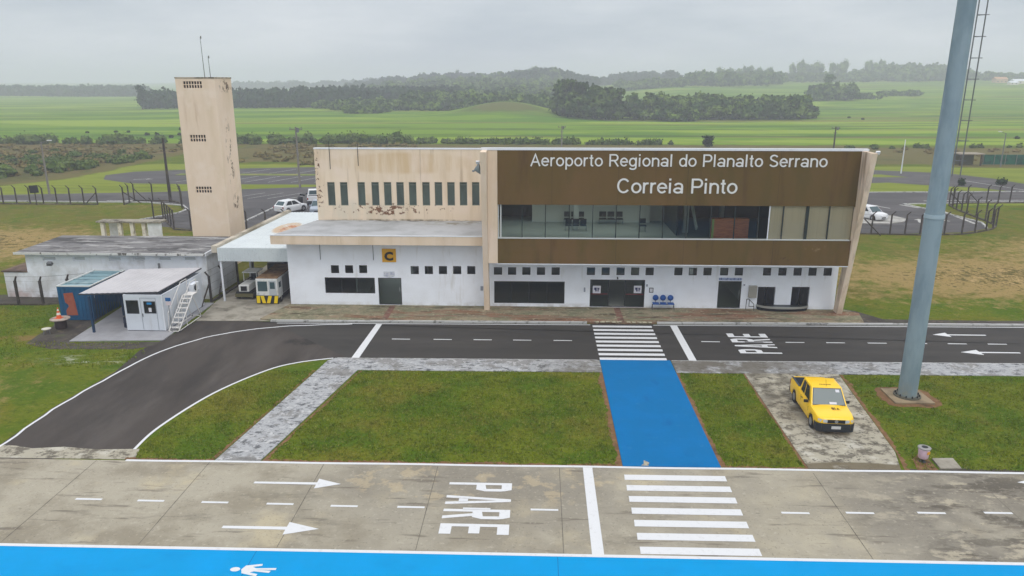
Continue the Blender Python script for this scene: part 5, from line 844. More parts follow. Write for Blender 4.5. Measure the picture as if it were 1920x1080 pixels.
# ================================================================ VEHICLES
m_tyre = mat('tyre_rubber', col(30, 30, 31), .8, local=True); m_rim = mat('wheel_rim', col(150, 152, 154), .35, metal=.5, local=True)
m_cglass = mat('car_glass', col(64, 84, 88), .12, spec=.22, local=True); m_sglass = mat('dark_side_glass', col(26, 30, 32), .15, spec=.3, local=True); m_plast = mat('dark_bumper_plastic', col(38, 42, 46), .5, local=True); m_lens = mat('headlight_lens', col(190, 198, 206), .12, spec=.8, local=True)
def loft(st, L):
    mb = MB(); rows = []
    for s, w, zb, zm, zs, zt, cr in st:
        y = s-L/2; h = [(0, zb), (w*.88, zb), (w*.985, zb+.08), (w, zm), (w*.985, zs), (w*.93, zt-.012), (w*.84, zt+.004), (w*.45, zt+cr*.8), (0, zt+cr)]
        rows.append([(x, y, z) for x, z in h]+[(-x, y, z) for x, z in h[-2:0:-1]])
    n = len(rows[0])
    for r in rows: mb.v += r
    for i in range(len(rows)-1):
        for j in range(n): k = (j+1) % n; mb.f.append((i*n+j, i*n+k, (i+1)*n+k, (i+1)*n+j)[::-1]); mb.sm.append(True)
    mb.f.append(tuple(range(n))); mb.sm.append(False); mb.f.append(tuple((len(rows)-1)*n+n-1-j for j in range(n))); mb.sm.append(False)
    return mb
def cutters(o, cuts):
    for c in cuts:
        me_ = bpy.data.meshes.new('cut'); me_.from_pydata(c.v, [], c.f); co = bpy.data.objects.new('cut', me_); C.objects.link(co); co.parent = o.parent
        bm = bmesh.new(); bm.from_mesh(me_); bmesh.ops.recalc_face_normals(bm, faces=bm.faces); bm.to_mesh(me_); bm.free()
        bm = bmesh.new(); bm.from_mesh(o.data); bmesh.ops.recalc_face_normals(bm, faces=bm.faces); bm.to_mesh(o.data); bm.free()
        m = o.modifiers.new('b', 'BOOLEAN'); m.object = co; m.operation = 'DIFFERENCE'; m.solver = 'EXACT'
        new = bpy.data.meshes.new_from_object(o.evaluated_get(bpy.context.evaluated_depsgraph_get())); o.modifiers.clear(); o.data = new; bpy.data.objects.remove(co)
def face_quad(c, u0, u1, v0, v1, off=.006):
    """a quad on the bilinear face c=(bl,br,tr,tl), moved outwards"""
    P = [Vector(p) for p in c]; n = (P[1]-P[0]).cross(P[3]-P[0]).normalized()*off
    f = lambda u, v: tuple(P[0]*(1-u)*(1-v)+P[1]*u*(1-v)+P[2]*u*v+P[3]*(1-u)*v+n)
    return [f(u0, v0), f(u1, v0), f(u1, v1), f(u0, v1)]
def car(label, loc, rz, paint, kind='hatch', L=4.1, W=.86, group=None, detail=False, rough=.3):
    t = thing('parked_car' if kind != 'pickup' else 'pickup_truck', label, 'car' if kind != 'pickup' else 'pickup truck', loc, rz, group)
    pm = mat('car_paint_%s' % paint[0], paint[1], rough, spec=.5, local=True, coat=.3)
    if kind == 'pickup':
        L = 4.65; ax = (.82, 3.72)
        st = [(0, .66, .30, .48, .66, .80, .01), (.05, .76, .25, .48, .72, .85, .02), (.18, .85, .22, .48, .78, .885, .03), (.5, .89, .21, .5, .80, .925, .04), (1.2, .9, .2, .5, .86, .985, .05), (1.6, .9, .2, .5, .86, .97, .03), (3.05, .9, .2, .5, .88, 1.0, .02), (3.15, .9, .2, .5, .92, 1.07, .01), (4.45, .89, .22, .5, .92, 1.08, .01), (4.6, .87, .28, .5, .9, 1.07, .01), (4.65, .84, .34, .5, .88, 1.04, .01)]
        gh = (1.15, 1.78, 3.0, 3.13, .84, .70, .97, 1.68)
    elif kind == 'sedan':
        L = 4.3; ax = (.8, 3.35)
        st = [(0, .58, .34, .5, .60, .64, .01), (.06, .72, .25, .5, .66, .72, .02), (.25, .82, .2, .5, .72, .78, .03), (1.1, .86, .2, .5, .82, .9, .05), (3.4, .86, .2, .5, .86, .95, .03), (4.1, .83, .22, .5, .86, .96, .03), (4.25, .76, .3, .5, .82, .9, .01), (4.3, .68, .36, .5, .76, .84, .01)]
        gh = (1.0, 1.75, 2.9, 3.6, .80, .62, .88, 1.44)
    else:
        L = 3.95; ax = (.78, 3.2)
        st = [(0, .58, .34, .5, .60, .66, .01), (.06, .72, .25, .5, .66, .74, .02), (.25, .82, .2, .5, .72, .8, .03), (1.0, .86, .2, .5, .82, .92, .05), (3.4, .86, .2, .5, .88, .98, .03), (3.85, .82, .24, .5, .88, .98, .01), (3.95, .74, .34, .5, .84, .92, .01)]
        gh = (.92, 1.65, 3.3, 3.85, .80, .64, .9, 1.48)
    k = W/.9 if kind == 'pickup' else W/.86
    st = [(s, w*k, a, b, c_, d, e) for s, w, a, b, c_, d, e in st]
    body = put('body', loft(st, L), pm, t, local=True)
    cuts = [MB().cyl((sx*(W-.24), a-L/2, .33), (sx*(W+.2), a-L/2, .33), .385, n=24, cap='weld') for a in ax for sx in (-1, 1)]
    if kind == 'pickup': cuts.append(MB().box(-W+.13, W-.13, 3.2-L/2, 4.52-L/2, .62, 1.4))
    cutters(body, cuts)
    me_ = body.data; me_.materials.clear(); me_.materials.append(pm)
    bv = body.modifiers.new('bevel', 'BEVEL'); bv.width = .012; bv.segments = 2; bv.limit_method = 'ANGLE'; bv.angle_limit = R(40)
    a, b, c_, d, wb_, wt, zb, zt = gh; wb_ *= k; wt *= k; ym = L/2
    B = [(-wb_, a-ym, zb), (wb_, a-ym, zb), (wb_, d-ym, zb+.03), (-wb_, d-ym, zb+.03)]; TT = [(-wt, b-ym, zt), (wt, b-ym, zt), (wt, c_-ym, zt), (-wt, c_-ym, zt)]
    cab_ = MB(); cab_.v = B+TT+[(-wt*.8, (b+c_)/2-ym, zt+.035), (wt*.8, (b+c_)/2-ym, zt+.035)]
    cab_.f = [(0, 1, 5, 4), (1, 2, 6, 5), (2, 3, 7, 6), (3, 0, 4, 7), (3, 2, 1, 0), (4, 5, 9, 8), (6, 7, 8, 9), (5, 6, 9), (7, 4, 8)]; cab_.sm = [False]*9
    co = put('cabin', cab_, pm, t, local=True, bevel=.035)
    fr = (B[0], B[1], TT[1], TT[0]); rr_ = (B[2], B[3], TT[3], TT[2]); rt = (B[1], B[2], TT[2], TT[1]); lf = (B[3], B[0], TT[0], TT[3])
    put('windscreen', MB().poly(face_quad(fr, .06, .94, .07, .93, .008)), m_cglass, t, local=True); put('rear_window', MB().poly(face_quad(rr_, .1, .9, .15, .88, .008)), m_cglass, t, local=True)
    put('windscreen_seal', MB().poly(face_quad(fr, .04, .96, .04, .96, .004)), m_blk, t, local=True)
    # side windows: (u along the car front->rear on the right face)
    spans = [(.12, .55, .2, .52), (.60, .88, .58, .86)] if kind == 'pickup' else [(.13, .50, .24, .49), (.53, .88, .52, .80)]
    for fc_, flip in ((rt, False), (lf, True)):
        for u0, u1, t0, t1 in spans:
            P = [Vector(p) for p in fc_]; n = (P[1]-P[0]).cross(P[3]-P[0]).normalized()*.008
            if flip: u0_, u1_, t0_, t1_ = 1-u1, 1-u0, 1-t1, 1-t0
            else: u0_, u1_, t0_, t1_ = u0, u1, t0, t1
            f = lambda u, v: tuple(P[0]*(1-u)*(1-v)+P[1]*u*(1-v)+P[2]*u*v+P[3]*(1-u)*v+n)
            put('side_window', MB().poly([f(u0_, .12), f(u1_, .12), f(t1_, .9), f(t0_, .9)]), m_sglass, t, local=True)
    for a_ in ax:
        for s in (-1, 1):
            w = put('wheel', MB().cyl((s*(W-.20), a_-ym, .33), (s*(W-.015), a_-ym, .33), .33, n=24), m_tyre, t, local=True, bevel=.02)
            put('rim', MB().lathe([(.02, -.012), (.19, -.008), (.2, .0), (.02, .0)], n=16), m_rim, w, local=True).matrix_local = Matrix.Translation((s*(W-.006), a_-ym, .33)) @ Euler((0, R(90) if s < 0 else R(-90), 0)).to_matrix().to_4x4()
    for s in (-1, 1):
        if kind == 'pickup': put('headlight', MB().poly([(s*.37*k, -ym-.012, .63), (s*.70*k, -ym+.03, .63), (s*.80*k, -ym+.10, .68), (s*.80*k, -ym+.11, .80), (s*.66*k, -ym+.004, .81), (s*.39*k, -ym-.012, .77)][::s]).obox((s*.58*k, -ym+.05, .72), .30, .10, .14, rz=s*.2), m_lens, t, local=True, bevel=.01)
        else: put('headlight', MB().poly([(s*.36*k, -ym-.008, .60), (s*.66*k, -ym+.07, .60), (s*.74*k, -ym+.11, .72), (s*.62*k, -ym+.045, .755), (s*.38*k, -ym-.002, .70)][::s]).obox((s*.56*k, -ym+.05, .67), .26, .06, .10, rz=s*.28), m_lens, t, local=True, bevel=.01)
        mrr = put('mirror', MB().obox((s*(W+.06), a-ym+.42, zb+.06), .2, .1, .14), m_plast if kind == 'pickup' else pm, t, local=True, bevel=.02)
        put('tail_light', MB().obox((s*(W-.1), L/2-.01, .78), .14, .05, .24), mat('tail_red', col(140, 20, 24), .3, local=True), t, local=True, bevel=.01)
    if kind == 'pickup':
        bp_ = MB(); bst = [(-.035, .64), (.02, .78), (.14, .855), (.36, .885)]
        for (s0, w0), (s1, w1_) in zip(bst, bst[1:]):
            for sg in (-1, 1): bp_.quad((sg*w0*k, s0-ym, .2), (sg*w1_*k, s1-ym, .2), (sg*(w1_+.015)*k, s1-ym, .6), (sg*(w0+.015)*k, s0-ym, .6)); bp_.quad((sg*w0*k, s0-ym, .6), (sg*w1_*k, s1-ym, .6), (sg*(w1_-.1)*k, s1-ym+.02, .625), (sg*(w0-.1)*k, s0-ym+.05, .625))
        bp_.box(-.64*k, .64*k, -.04-ym, .06-ym, .2, .6).box(-.5, .5, -.055-ym, -.041-ym, .24, .34)
        put('front_bumper', bp_, m_plast, t, local=True)
        put('grille', MB().box(-.40*k, .40*k, -ym-.016, -ym+.05, .622, .79), m_blk, t, local=True, bevel=.01)
        put('badge', MB().cyl((0, -ym-.012, .715), (0, -ym-.035, .715), .078, n=16), m_rim, t, local=True)
        put('number_plate', MB().box(-.21, .21, -ym-.07, -ym-.056, .36, .50), mat('plate_white', col(196, 196, 196), .5, local=True), t, local=True); put('lower_trim', MB().box(-W+.02, W-.02, 4.55-ym, 4.68-ym, .28, .5), m_plast, t, local=True)
        put('bed_liner', MB().box(-W+.135, W-.135, 3.205-ym, 4.515-ym, .622, .635).box(-W+.135, -W+.15, 3.205-ym, 4.515-ym, .635, 1.06).box(W-.15, W-.135, 3.205-ym, 4.515-ym, .635, 1.06).box(-W+.15, W-.15, 4.5-ym, 4.515-ym, .635, 1.06).box(-W+.15, W-.15, 3.205-ym, 3.22-ym, .635, 1.0).box(-W+.05, -W+.134, 3.25-ym, 4.5-ym, 1.075, 1.10), mat('bed_dark', col(58, 68, 82), .7, local=True), t, local=True)
        md = mat('brown_decal', col(96, 66, 24), .6, local=True)
        # marks on the bonnet and the roof
        hz_ = lambda s: .925+(s-.5)/(.7)*.06+.052
        em = MB()
        def hq(x0, x1, s0, s1): em.quad((x0, s0-ym, hz_(s0)), (x1, s0-ym, hz_(s0)), (x1, s1-ym, hz_(s1)), (x0, s1-ym, hz_(s1)))
        hq(.0, .12, .78, .92); hq(.14, .18, .74, .92); hq(.02, .10, .70, .76); em.poly([(.22, .74-ym, hz_(.74)), (.36, .74-ym, hz_(.74)), (.29, .92-ym, hz_(.92))]); hq(-.03, .4, .68, .69)
        put('bonnet_mark', em, md, t, local=True)
        rm_ = MB()
        for q in range(9): x = -.26+q*.062; rm_.box(x, x+.035+.012*(q % 2), 2.05-ym, 2.05+.09-ym, zt+.012, zt+.022)
        put('roof_mark', rm_, md, t, local=True); put('antenna', MB().cyl((0, 1.86-ym, zt), (0, 2.0-ym, zt+.3), .008, n=5), m_blk, t, local=True)
        put('windscreen_sticker', MB().poly(face_quad(fr, .52, .72, .10, .22, .014)), m_poster, t, local=True); put('windscreen_sticker', MB().poly(face_quad(fr, .76, .88, .74, .88, .014)), m_poster, t, local=True)
        for s in (-1, 1): put('door_handle', MB().box(s*W-.01 if s > 0 else -W-.02, s*W+.02 if s > 0 else -W+.01, 2.35-ym, 2.48-ym, .84, .87), m_plast, t, local=True); put('door_seam', MB().box(s*W*.99-.006, s*W*.99+.006, 2.62-ym, 2.635-ym, .3, .9).box(s*W*.99-.006, s*W*.99+.006, 1.38-ym, 1.395-ym, .3, .84), m_plast, t, local=True)
    else:
        put('grille', MB().box(-.3, .3, -ym-.01, -ym+.05, .36, .5), m_blk, t, local=True); put('number_plate', MB().box(-.2, .2, L/2-.0, L/2+.012, .5, .62), MATS['cone_white'], t, local=True)
    return t
_pk = car('bright yellow pickup truck with dark front bumper parked on the stained concrete driveway', (13.2, 32.45, .03), R(-3.2), ('yellow', col(250, 202, 8)), 'pickup', W=.905); _pk.scale = (.94, .94, .94)
car('white hatchback parked by the traffic island right of the terminal', (37.3, 84.6, .02), R(25), ('white', col(222, 224, 226)), 'hatch')
car('small white car parked nearest behind the carport roof', (-29.3, 87.0, .02), R(152), ('white', col(222, 224, 226)), 'hatch')
car('silver blue car partly hidden behind the corner of the upper cream wing', (-25.9, 86.9, .02), R(8), ('silver', col(150, 162, 176)), 'sedan')
car('white pickup seen from behind at the rear forecourt left of the cream wing', (-28.6, 94.4, .02), R(196), ('white', col(222, 224, 226)), 'pickup', W=.95)
# ground support vehicles in the carport
m_vw = mat('vehicle_white', col(214, 216, 214), .5, [dict(c=col(170, 168, 160), s=3, lo=.5, hi=.7, k=.6)], local=True); m_vy = mat('hazard_yellow', col(232, 200, 20), .5, local=True)
m_brn = mat('rusty_brown_top', col(128, 100, 70), .9, [dict(c=col(98, 72, 50), s=2, lo=.45, hi=.6), dict(c=col(158, 132, 100), s=4, lo=.55, hi=.7, k=.6)], local=True)
tg_ = thing('service_truck', 'boxy white service vehicle with yellow and black stripes and a brown top in the carport', 'service vehicle', (-18.73, 49.2, .03))
put('body', MB().box(-.72, .72, 1.0, 4.2, .45, 1.72).box(-.76, .76, .02, 1.0, .40, 1.80), m_vw, tg_, local=True, bevel=.03); put('top', MB().box(-.74, .74, .08, 4.24, 1.802, 1.86), m_brn, tg_, local=True, bevel=.02)
put('side_panel', MB().box(.722, .735, 1.1, 4.1, .5, 1.68), mat('grey_side_panel', col(120, 118, 118), .7, local=True), tg_, local=True); put('chassis', MB().box(-.70, .70, -.02, 4.2, .12, .44), m_blk, tg_, local=True, bevel=.02)
put('front_window', MB().box(-.62, .04, .0, .018, .92, 1.62), m_cglass, tg_, local=True); put('front_door', MB().box(.16, .66, -.004, .018, .62, 1.68), mat('pale_door', col(176, 182, 186), .6, local=True), tg_, local=True); put('door_window', MB().box(.24, .58, -.012, -.005, 1.1, 1.58), m_cglass, tg_, local=True)
put('side_window', MB().box(.761, .768, .3, .7, 1.1, 1.5), m_cglass, tg_, local=True)
put('bumper', MB().box(-.78, .78, -.06, .015, .06, .62), m_blk, tg_, local=True)
for a_, tilt in ((-.74, .0), (-.40, .06), (.02, -.08), (.50, -.05)):
    put('hazard_stripe', MB().poly([(a_+tilt, -.068, .08), (a_+.24+tilt, -.068, .08), (a_+.24-tilt, -.068, .61), (a_-tilt, -.068, .61)]), m_vy, tg_, local=True)
for s in (-1, 1):
    for y in (.7, 3.4): w = put('wheel', MB().cyl((s*.58, y, .28), (s*.74, y, .28), .28, n=20), m_tyre, tg_, local=True); put('rim', MB().cyl((s*.742, y, .28), (s*.75, y, .28), .14, n=14), m_rim, w, local=True)
    put('lamp', MB().cyl((s*.6, -.02, .76), (s*.6, -.05, .76), .06, n=12), m_lens, tg_, local=True)
tr = thing('tow_tractor', 'small white towing tractor with a square black grille beside the striped service vehicle', 'tractor', (-20.75, 50.3, .03))
put('hood', MB().box(-.42, .34, .0, 1.5, .55, 1.05), m_vw, tr, local=True, bevel=.05); put('grille', MB().box(-.26, .18, -.012, .01, .62, .96), m_blk, tr, local=True); put('chassis', MB().box(-.6, .55, .02, 2.4, .22, .54), m_blk, tr, local=True, bevel=.03)
put('front_bumper', MB().box(-.66, .62, -.12, .0, .2, .42), mat('olive_bumper', col(96, 92, 60), .7, local=True), tr, local=True); put('seat', MB().obox((-.04, 1.9, .85), .5, .5, .3).obox((-.04, 2.15, 1.15), .5, .1, .5), m_blk, tr, local=True, bevel=.04)
put('steering_wheel', MB().lathe([(.17, 0), (.19, .015), (.17, .03), (.15, .015), (.17, 0)], c=(-.04, 1.55, 1.2), n=16), m_blk, tr, local=True); put('canopy', MB().box(-.55, .5, 1.2, 2.5, 1.62, 1.7).cyl((-.5, 1.3, 1.0), (-.5, 1.3, 1.62), .03, n=6).cyl((.45, 1.3, 1.0), (.45, 1.3, 1.62), .03, n=6).cyl((-.5, 2.4, .6), (-.5, 2.4, 1.62), .03, n=6).cyl((.45, 2.4, .6), (.45, 2.4, 1.62), .03, n=6), m_vw, tr, local=True)
for s in (-1, 1):
    for y, r_ in ((.35, .27), (1.95, .36)): w = put('wheel', MB().cyl((s*.5, y, r_), (s*.7, y, r_), r_, n=20), m_tyre, tr, local=True); put('rim', MB().cyl((s*.702, y, r_), (s*.712, y, r_), r_*.5, n=14), m_rim, w, local=True)
# ================================================================ FENCES, POLES, SMALL THINGS
m_post = mat('dark_concrete_post', col(62, 56, 52), .9, [dict(c=col(92, 84, 76), s=1.5, lo=.5, hi=.65, k=.7)]); m_wire = mat('fence_wire', col(84, 82, 80), .6); m_plinth = mat('mossy_plinth', col(74, 68, 58), .95, [dict(c=col(110, 104, 92), s=1, lo=.5, hi=.65)])
def fence(label, pts, spacing, h=2.0, wr=.011, bend=(0, .3), w=.12, wires=6, skip_ends=0, plinth=.14, braces=(), hs=None, group='dark bent-top post fences'):
    t = thing('wire_fence', label, 'fence', (*pts[0], 0), 0, None); P = [Vector(p) for p in pts]; out = []
    for a, b in zip(P, P[1:]):
        n = max(1, round((b-a).length/spacing)) if spacing else 1
        out += [a+(b-a)*i/n for i in range(n)]
    out.append(P[-1])
    for p in out:
        mb = MB().box(p.x-w/2, p.x+w/2, p.y-w/2, p.y+w/2, 0, h); B = Vector((bend[0], bend[1], .3)); mb.cyl((p.x, p.y, h-.03), (p.x+B.x, p.y+B.y, h+.3), w*.5, w*.42, 6); put('post', mb, m_post, t)
    for a, d in braces: a = Vector(a); d = Vector(d); put('brace', MB().cyl((a.x, a.y, h*.75), (a.x+d.x, a.y+d.y, .05), .06, n=6), m_post, t)
    wm = MB()
    for a, b in zip(out, out[1:]):
        for k in range(wires): z = .25+(h-.3)*k/(wires-1); wm.cyl((a.x, a.y, z), (b.x, b.y, z), wr, n=4, cap=False)
        wm.cyl((a.x+bend[0], a.y+bend[1], h+.28), (b.x+bend[0], b.y+bend[1], h+.28), .011, n=4, cap=False)
    put('wires', wm, m_wire, t)
    pm_ = MB()
    for a, b in zip(out, out[1:]):
        d = (b-a).normalized(); n = Vector((-d.y, d.x))*.07
        pm_.prism([(a.x-n.x, a.y-n.y), (b.x-n.x, b.y-n.y), (b.x+n.x, b.y+n.y), (a.x+n.x, a.y+n.y)], 0, plinth)
    put('plinth', pm_, m_plinth, t); return t
fence('long dark post and wire fence along the left road, ending at the gate gap', [(-102, 91.3), (-55.4, 91.5)], 1.75, 2.1, bend=(-.35, 0), wires=6, braces=[((-55.4, 91.5), (-1.6, .1))])
fence('short post and wire fence right of the gate gap, bending toward the tower', [(-52.0, 91.5), (-52.3, 94.6), (-47.5, 94.7), (-45.3, 92.7), (-43.4, 89)], 2.0, 2.2, bend=(-.3, 0), braces=[((-52.0, 91.5), (1.5, 1.2)), ((-52.3, 94.6), (1.6, 0))])
fence('dark fence with bent tops running behind the open pavilion to the tower', [(-43.4, 82), (-42.2, 81.8), (-38.0, 75.6), (-34, 74.8), (-26, 74.9)], 2.1, 2.1, bend=(-.3, -.05), braces=[((-31, 74.9), (-1.6, -.1))])
fence('curving dark fence round the parking forecourt right of the terminal', [(21, 75.9), (32, 75.9), (35.6, 75.6), (38.5, 75.4), (41.0, 75.6), (42.9, 75.9), (44.7, 76.8), (46.5, 78.0), (47.7, 78.9), (48.9, 80.4), (49.4, 82), (49.7, 83.8), (49.9, 86), (50.2, 88.5), (50.6, 91.5), (51.4, 94.7), (52.2, 95.4)], 1.9, 2.1, bend=(.3, -.1), braces=[((33, 75.8), (1.4, -.9)), ((51.4, 94.7), (1.8, .4))])
fence('dark post fence beside the far right road past the forecourt corner', [(52.2, 95.4), (54.4, 96.3), (57, 96.5), (60, 96.7), (95, 98.5)], 2.0, 2.1, bend=(.25, -.1), braces=[((54.4, 96.3), (1.6, .1))])
fence('short fence of dark bent posts along the whitewashed building front', [(-41.5, 48.45), (-35.97, 48.45), (-34.26, 48.5), (-31.2, 49.75), (-28.6, 49.85)], 1.75, 1.75, wr=.004, bend=(.14, 0), w=.14, wires=3, plinth=.12)
fence('dark bent-top fence posts beside the service building corner and carport', [(-22.9, 49.6), (-22.75, 51.5), (-22.7, 54), (-22.65, 57)], 2.3, 1.9, wr=.005, bend=(-.25, 0), w=.13, wires=4, braces=[((-22.9, 49.6), (-.1, -1.4)), ((-22.75, 51.5), (.1, -1.3))])
def cable_y(x): return 0
def pole(label, x, y, h, r=.12, mtl=None, arm=None, head=None, name='street_lamp', cat='street lamp', z0=0):
    t = thing(name, label, cat, (x, y, z0)); mtl = mtl or m_post
    put('shaft', MB().cyl((x, y, z0), (x, y, z0+h), r, r*.65, 10), mtl, t)
    if arm: put('arm', MB().cyl((x, y, z0+h-.1), (x+arm, y, z0+h+.25), r*.35, n=6), m_steel, t)
    if head == 'lamp': put('lamp_head', MB().obox((x+(arm or 0)+.2*(1 if (arm or 1) > 0 else -1), y, z0+h+.27), .6, .26, .14), mat('pale_lamp_head', col(206, 208, 206), .5), t, bevel=.03)
    if head == 'cross': put('crossarm', MB().obox((x, y, z0+h-.35), 1.9, .12, .12).obox((x, y, z0+h-1.4), .9, .1, .1), mtl, t); put('transformer', MB().cyl((x+.34, y-.3, z0+h-.75), (x+.34, y-.3, z0+h-.1), .2, n=12), m_steel, t); put('insulators', MB().cyl((x-.8, y, z0+h-.3), (x-.8, y, z0+h-.05), .06, n=6).cyl((x+.8, y, z0+h-.3), (x+.8, y, z0+h-.05), .06, n=6), m_steel, t)
    return t
m_gpole = mat('pale_concrete_pole', col(128, 124, 116), .85)
pole('pale concrete street lamp by the left road with a white lamp head', -67.3, 100.3, 7.0, .15, m_gpole, 1.0, 'lamp')
pole('dark utility pole without a lamp standing just left of the tower', -47.3, 94.0, 8.1, .2, m_post, name='utility_pole', cat='utility pole')
pole('concrete utility pole with crossarm and transformer left of the cream wing', -34.7, 107.7, 8.7, .17, m_gpole, None, 'cross', 'utility_pole', 'utility pole')
pole('thin concrete pole far behind the brown facade, its small head above the roof', 5.4, 178, 5.0, .16, m_gpole, None, 'cross', 'utility_pole', 'utility pole')
pole('dark utility pole standing behind the right end of the terminal roof', 67.6, 176, 5.0, .2, m_post, None, 'cross', 'utility_pole', 'utility pole')
pole('slender white pole on the grass between the roads right of the terminal', 61.0, 128.5, 5.6, .1, m_coping, name='slender_pole')
pole('grey street lamp near the green screen at the far right', 83.8, 139.5, 6.0, .12, m_steel, -.9, 'lamp')
sb = thing('road_sign', 'square black sign board seen from behind above the left fence', 'road sign', (-62.9, 91.0, 0)); put('post', MB().cyl((-62.9, 91, 0), (-62.9, 91, 2.0), .06, n=8), m_post, sb); put('board', MB().obox((-62.9, 90.9, 2.0), 1.15, .06, .95, ry=-.08), mat('sign_back', col(30, 34, 38), .7), sb, bevel=.02)
sh = thing('bus_shelter', 'small beige roofed shelter beside the green screen at the far right', 'shelter', (79.4, 141.9, 0)); put('roof', MB().box(77.2, 81.6, 141, 144, 2.0, 2.2), mat('beige_roof', col(150, 140, 126), .8), sh)
for x in (77.5, 81.2): put('post', MB().box(x-.1, x+.1, 141.2, 141.4, 0, 1.99), m_post, sh)
put('back_wall', MB().box(77.5, 81.2, 143.7, 143.8, 0, 1.99), mat('dull_olive_wall', col(96, 98, 72), .9), sh)
gs_ = thing('green_screen', 'dark green netting screen on posts right of the small shelter', 'screen', (86, 142.3, 0)); put('netting', MB().box(82.2, 92.5, 142.6, 142.66, .1, 1.9), mat('green_netting', col(30, 96, 76), .9, [dict(c=col(22, 70, 58), s=.9, lo=.45, hi=.6)]), gs_)
for k in range(6): put('post', MB().cyl((82.3+k*2, 142.5, 0), (82.3+k*2, 142.5, 2.0), .05, n=6), m_gpole, gs_)
dbn = thing('litter_basket', 'dark litter basket with a tilted lid at the corner of the rear forecourt', 'litter basket', (-29.9, 92.5, 0)); put('basket', MB().lathe([(.25, .15), (.32, .3), (.33, .95), (.25, 1.0)], c=(-29.9, 92.5, 0), n=12), m_blk, dbn, local=False); put('lid', MB().obox((-29.55, 92.5, 1.25), .6, .5, .2, ry=.2), m_blk, dbn); put('stand', MB().cyl((-29.9, 92.5, 0), (-29.9, 92.5, .2), .07, n=6), m_post, dbn)
# ================================================================ VEGETATION
def fol(name, a, b, c_, s=.35): return mat(name, a, .9, [dict(c=b, s=s, lo=.46, hi=.56, d=4), dict(c=c_, s=s*3.5, lo=.52, hi=.6, k=.85, d=3)], spec=.05)
f_dark = fol('dark_forest_foliage', col(46, 68, 34), col(88, 110, 50), col(26, 42, 24), .14); f_mid = fol('mixed_forest_foliage', col(58, 84, 40), col(112, 134, 62), col(32, 52, 26), .13)
f_plant = fol('plantation_foliage', col(42, 62, 42), col(54, 74, 48), col(30, 46, 34), .1); f_shrub = fol('shrub_foliage', col(70, 90, 42), col(96, 112, 54), col(42, 62, 30), .5); f_brown = fol('dry_scrub_foliage', col(116, 104, 62), col(120, 108, 66), col(88, 92, 50), .3)
f_solo = fol('dark_tree_foliage', col(34, 52, 28), col(52, 74, 36), col(22, 36, 20), .8); m_bark = mat('tree_bark', col(84, 72, 60), .95)
def quads_at(P, size):
    n = len(P); a = RNG.normal(size=(n, 3)); a /= np.linalg.norm(a, axis=1)[:, None]; b = np.cross(a, RNG.normal(size=(n, 3))); b /= np.linalg.norm(b, axis=1)[:, None]
    s = (size*RNG.uniform(.6, 1.35, n))[:, None]; a = a*s*.5; b = b*s*.5*RNG.uniform(.5, 1, n)[:, None]
    return np.stack([P-a-b, P+a-b, P+a+b, P-a+b], 1).reshape(-1, 3)
ICO = None
def ico():
    global ICO
    if ICO is None:
        bm = bmesh.new(); bmesh.ops.create_icosphere(bm, subdivisions=2, radius=1); ICO = (np.array([v.co[:] for v in bm.verts]), np.array([[v.index for v in f.verts] for f in bm.faces])); bm.free()
    return ICO
class Leaves:
    def __init__(s): s.q = []; s.tv = []; s.tf = []; s.n = 0
    def blob(s, c, r, n, size, core=.72, hollow=.55):
        c = np.array(c, float); r = np.array(r, float); d = RNG.normal(size=(n, 3)); d /= np.linalg.norm(d, axis=1)[:, None]; rad = RNG.uniform(hollow, 1.08, n)[:, None]
        bump = 1+.16*np.sin(d[:, :1]*5+c[0])*np.cos(d[:, 1:2]*4+c[1]); s.q.append(quads_at(c+d*rad*r*bump, size))
        if core:
            v, f = ico(); vv = v*r*core*(1+.18*np.sin(v[:, :1]*6+c[0]*3)+.15*np.cos(v[:, 2:]*7+c[1])); s.tv.append(vv+c); s.tf.append(f+s.n); s.n += len(v)
    def build(s, name, m, parent=None):
        off = org(parent) if parent is not None else Vector((0, 0, 0)); off = np.array(off)
        Q = np.concatenate(s.q); nq = len(Q); V_ = [Q]; F_ = np.arange(nq).reshape(-1, 4).tolist()
        if s.tv: T_ = np.concatenate(s.tv); V_.append(T_); F_ += (np.concatenate(s.tf)+nq).tolist()
        me_ = bpy.data.meshes.new(name); me_.from_pydata((np.concatenate(V_)-off).tolist(), [], F_); me_.update(); return link(name, me_, m, parent)
def PX(px, Y): return (px-1011)/1453*Y
def forest(name, label, specs, m):
    """specs: px0, px1, Y0, Y1, number, height range, crown radius, kind"""
    lv = Leaves()
    for px0, px1, Y0, Y1, n, h0, h1, rad, kind in specs:
        for i in range(n):
            y = Y0+(Y1-Y0)*random.random()**1.2; px = random.uniform(px0, px1); x = PX(px, y); z = float(hz(x, y)); h = random.uniform(h0, h1); r = rad*random.uniform(.65, 1.4); h *= random.choice((.8, .95, 1, 1, 1.08))
            if kind == 'plant': lv.blob((x, y, z+h*.52), (r, r, h*.5), 70, max(.8, r*.5), .8)
            elif kind == 'tall':
                lv.blob((x, y, z+h*.72), (r, r, h*.28), 70, .9, .7); lv.blob((x, y, z+h*.35), (r*.7, r*.7, h*.35), 30, .8, .6)
            else:
                for k in range(3): a = random.uniform(0, 6.28); lv.blob((x+r*.6*math.cos(a), y+r*.6*math.sin(a), z+h*(.42+.2*k)), (r*(1-.16*k), r*(1-.16*k), h*(.34-.05*k)), 55, max(.7, r*.36), .75)
    return tag(lv.build(name, m), label, 'forest', kind='stuff')
forest('far_forest', 'long dark straight-topped forest belt on the left horizon', [(-150, 262, 775, 860, 330, 8.2, 10, 5, 'plant'), (120, 200, 780, 800, 30, 10, 11.4, 4, 'plant')], f_plant)
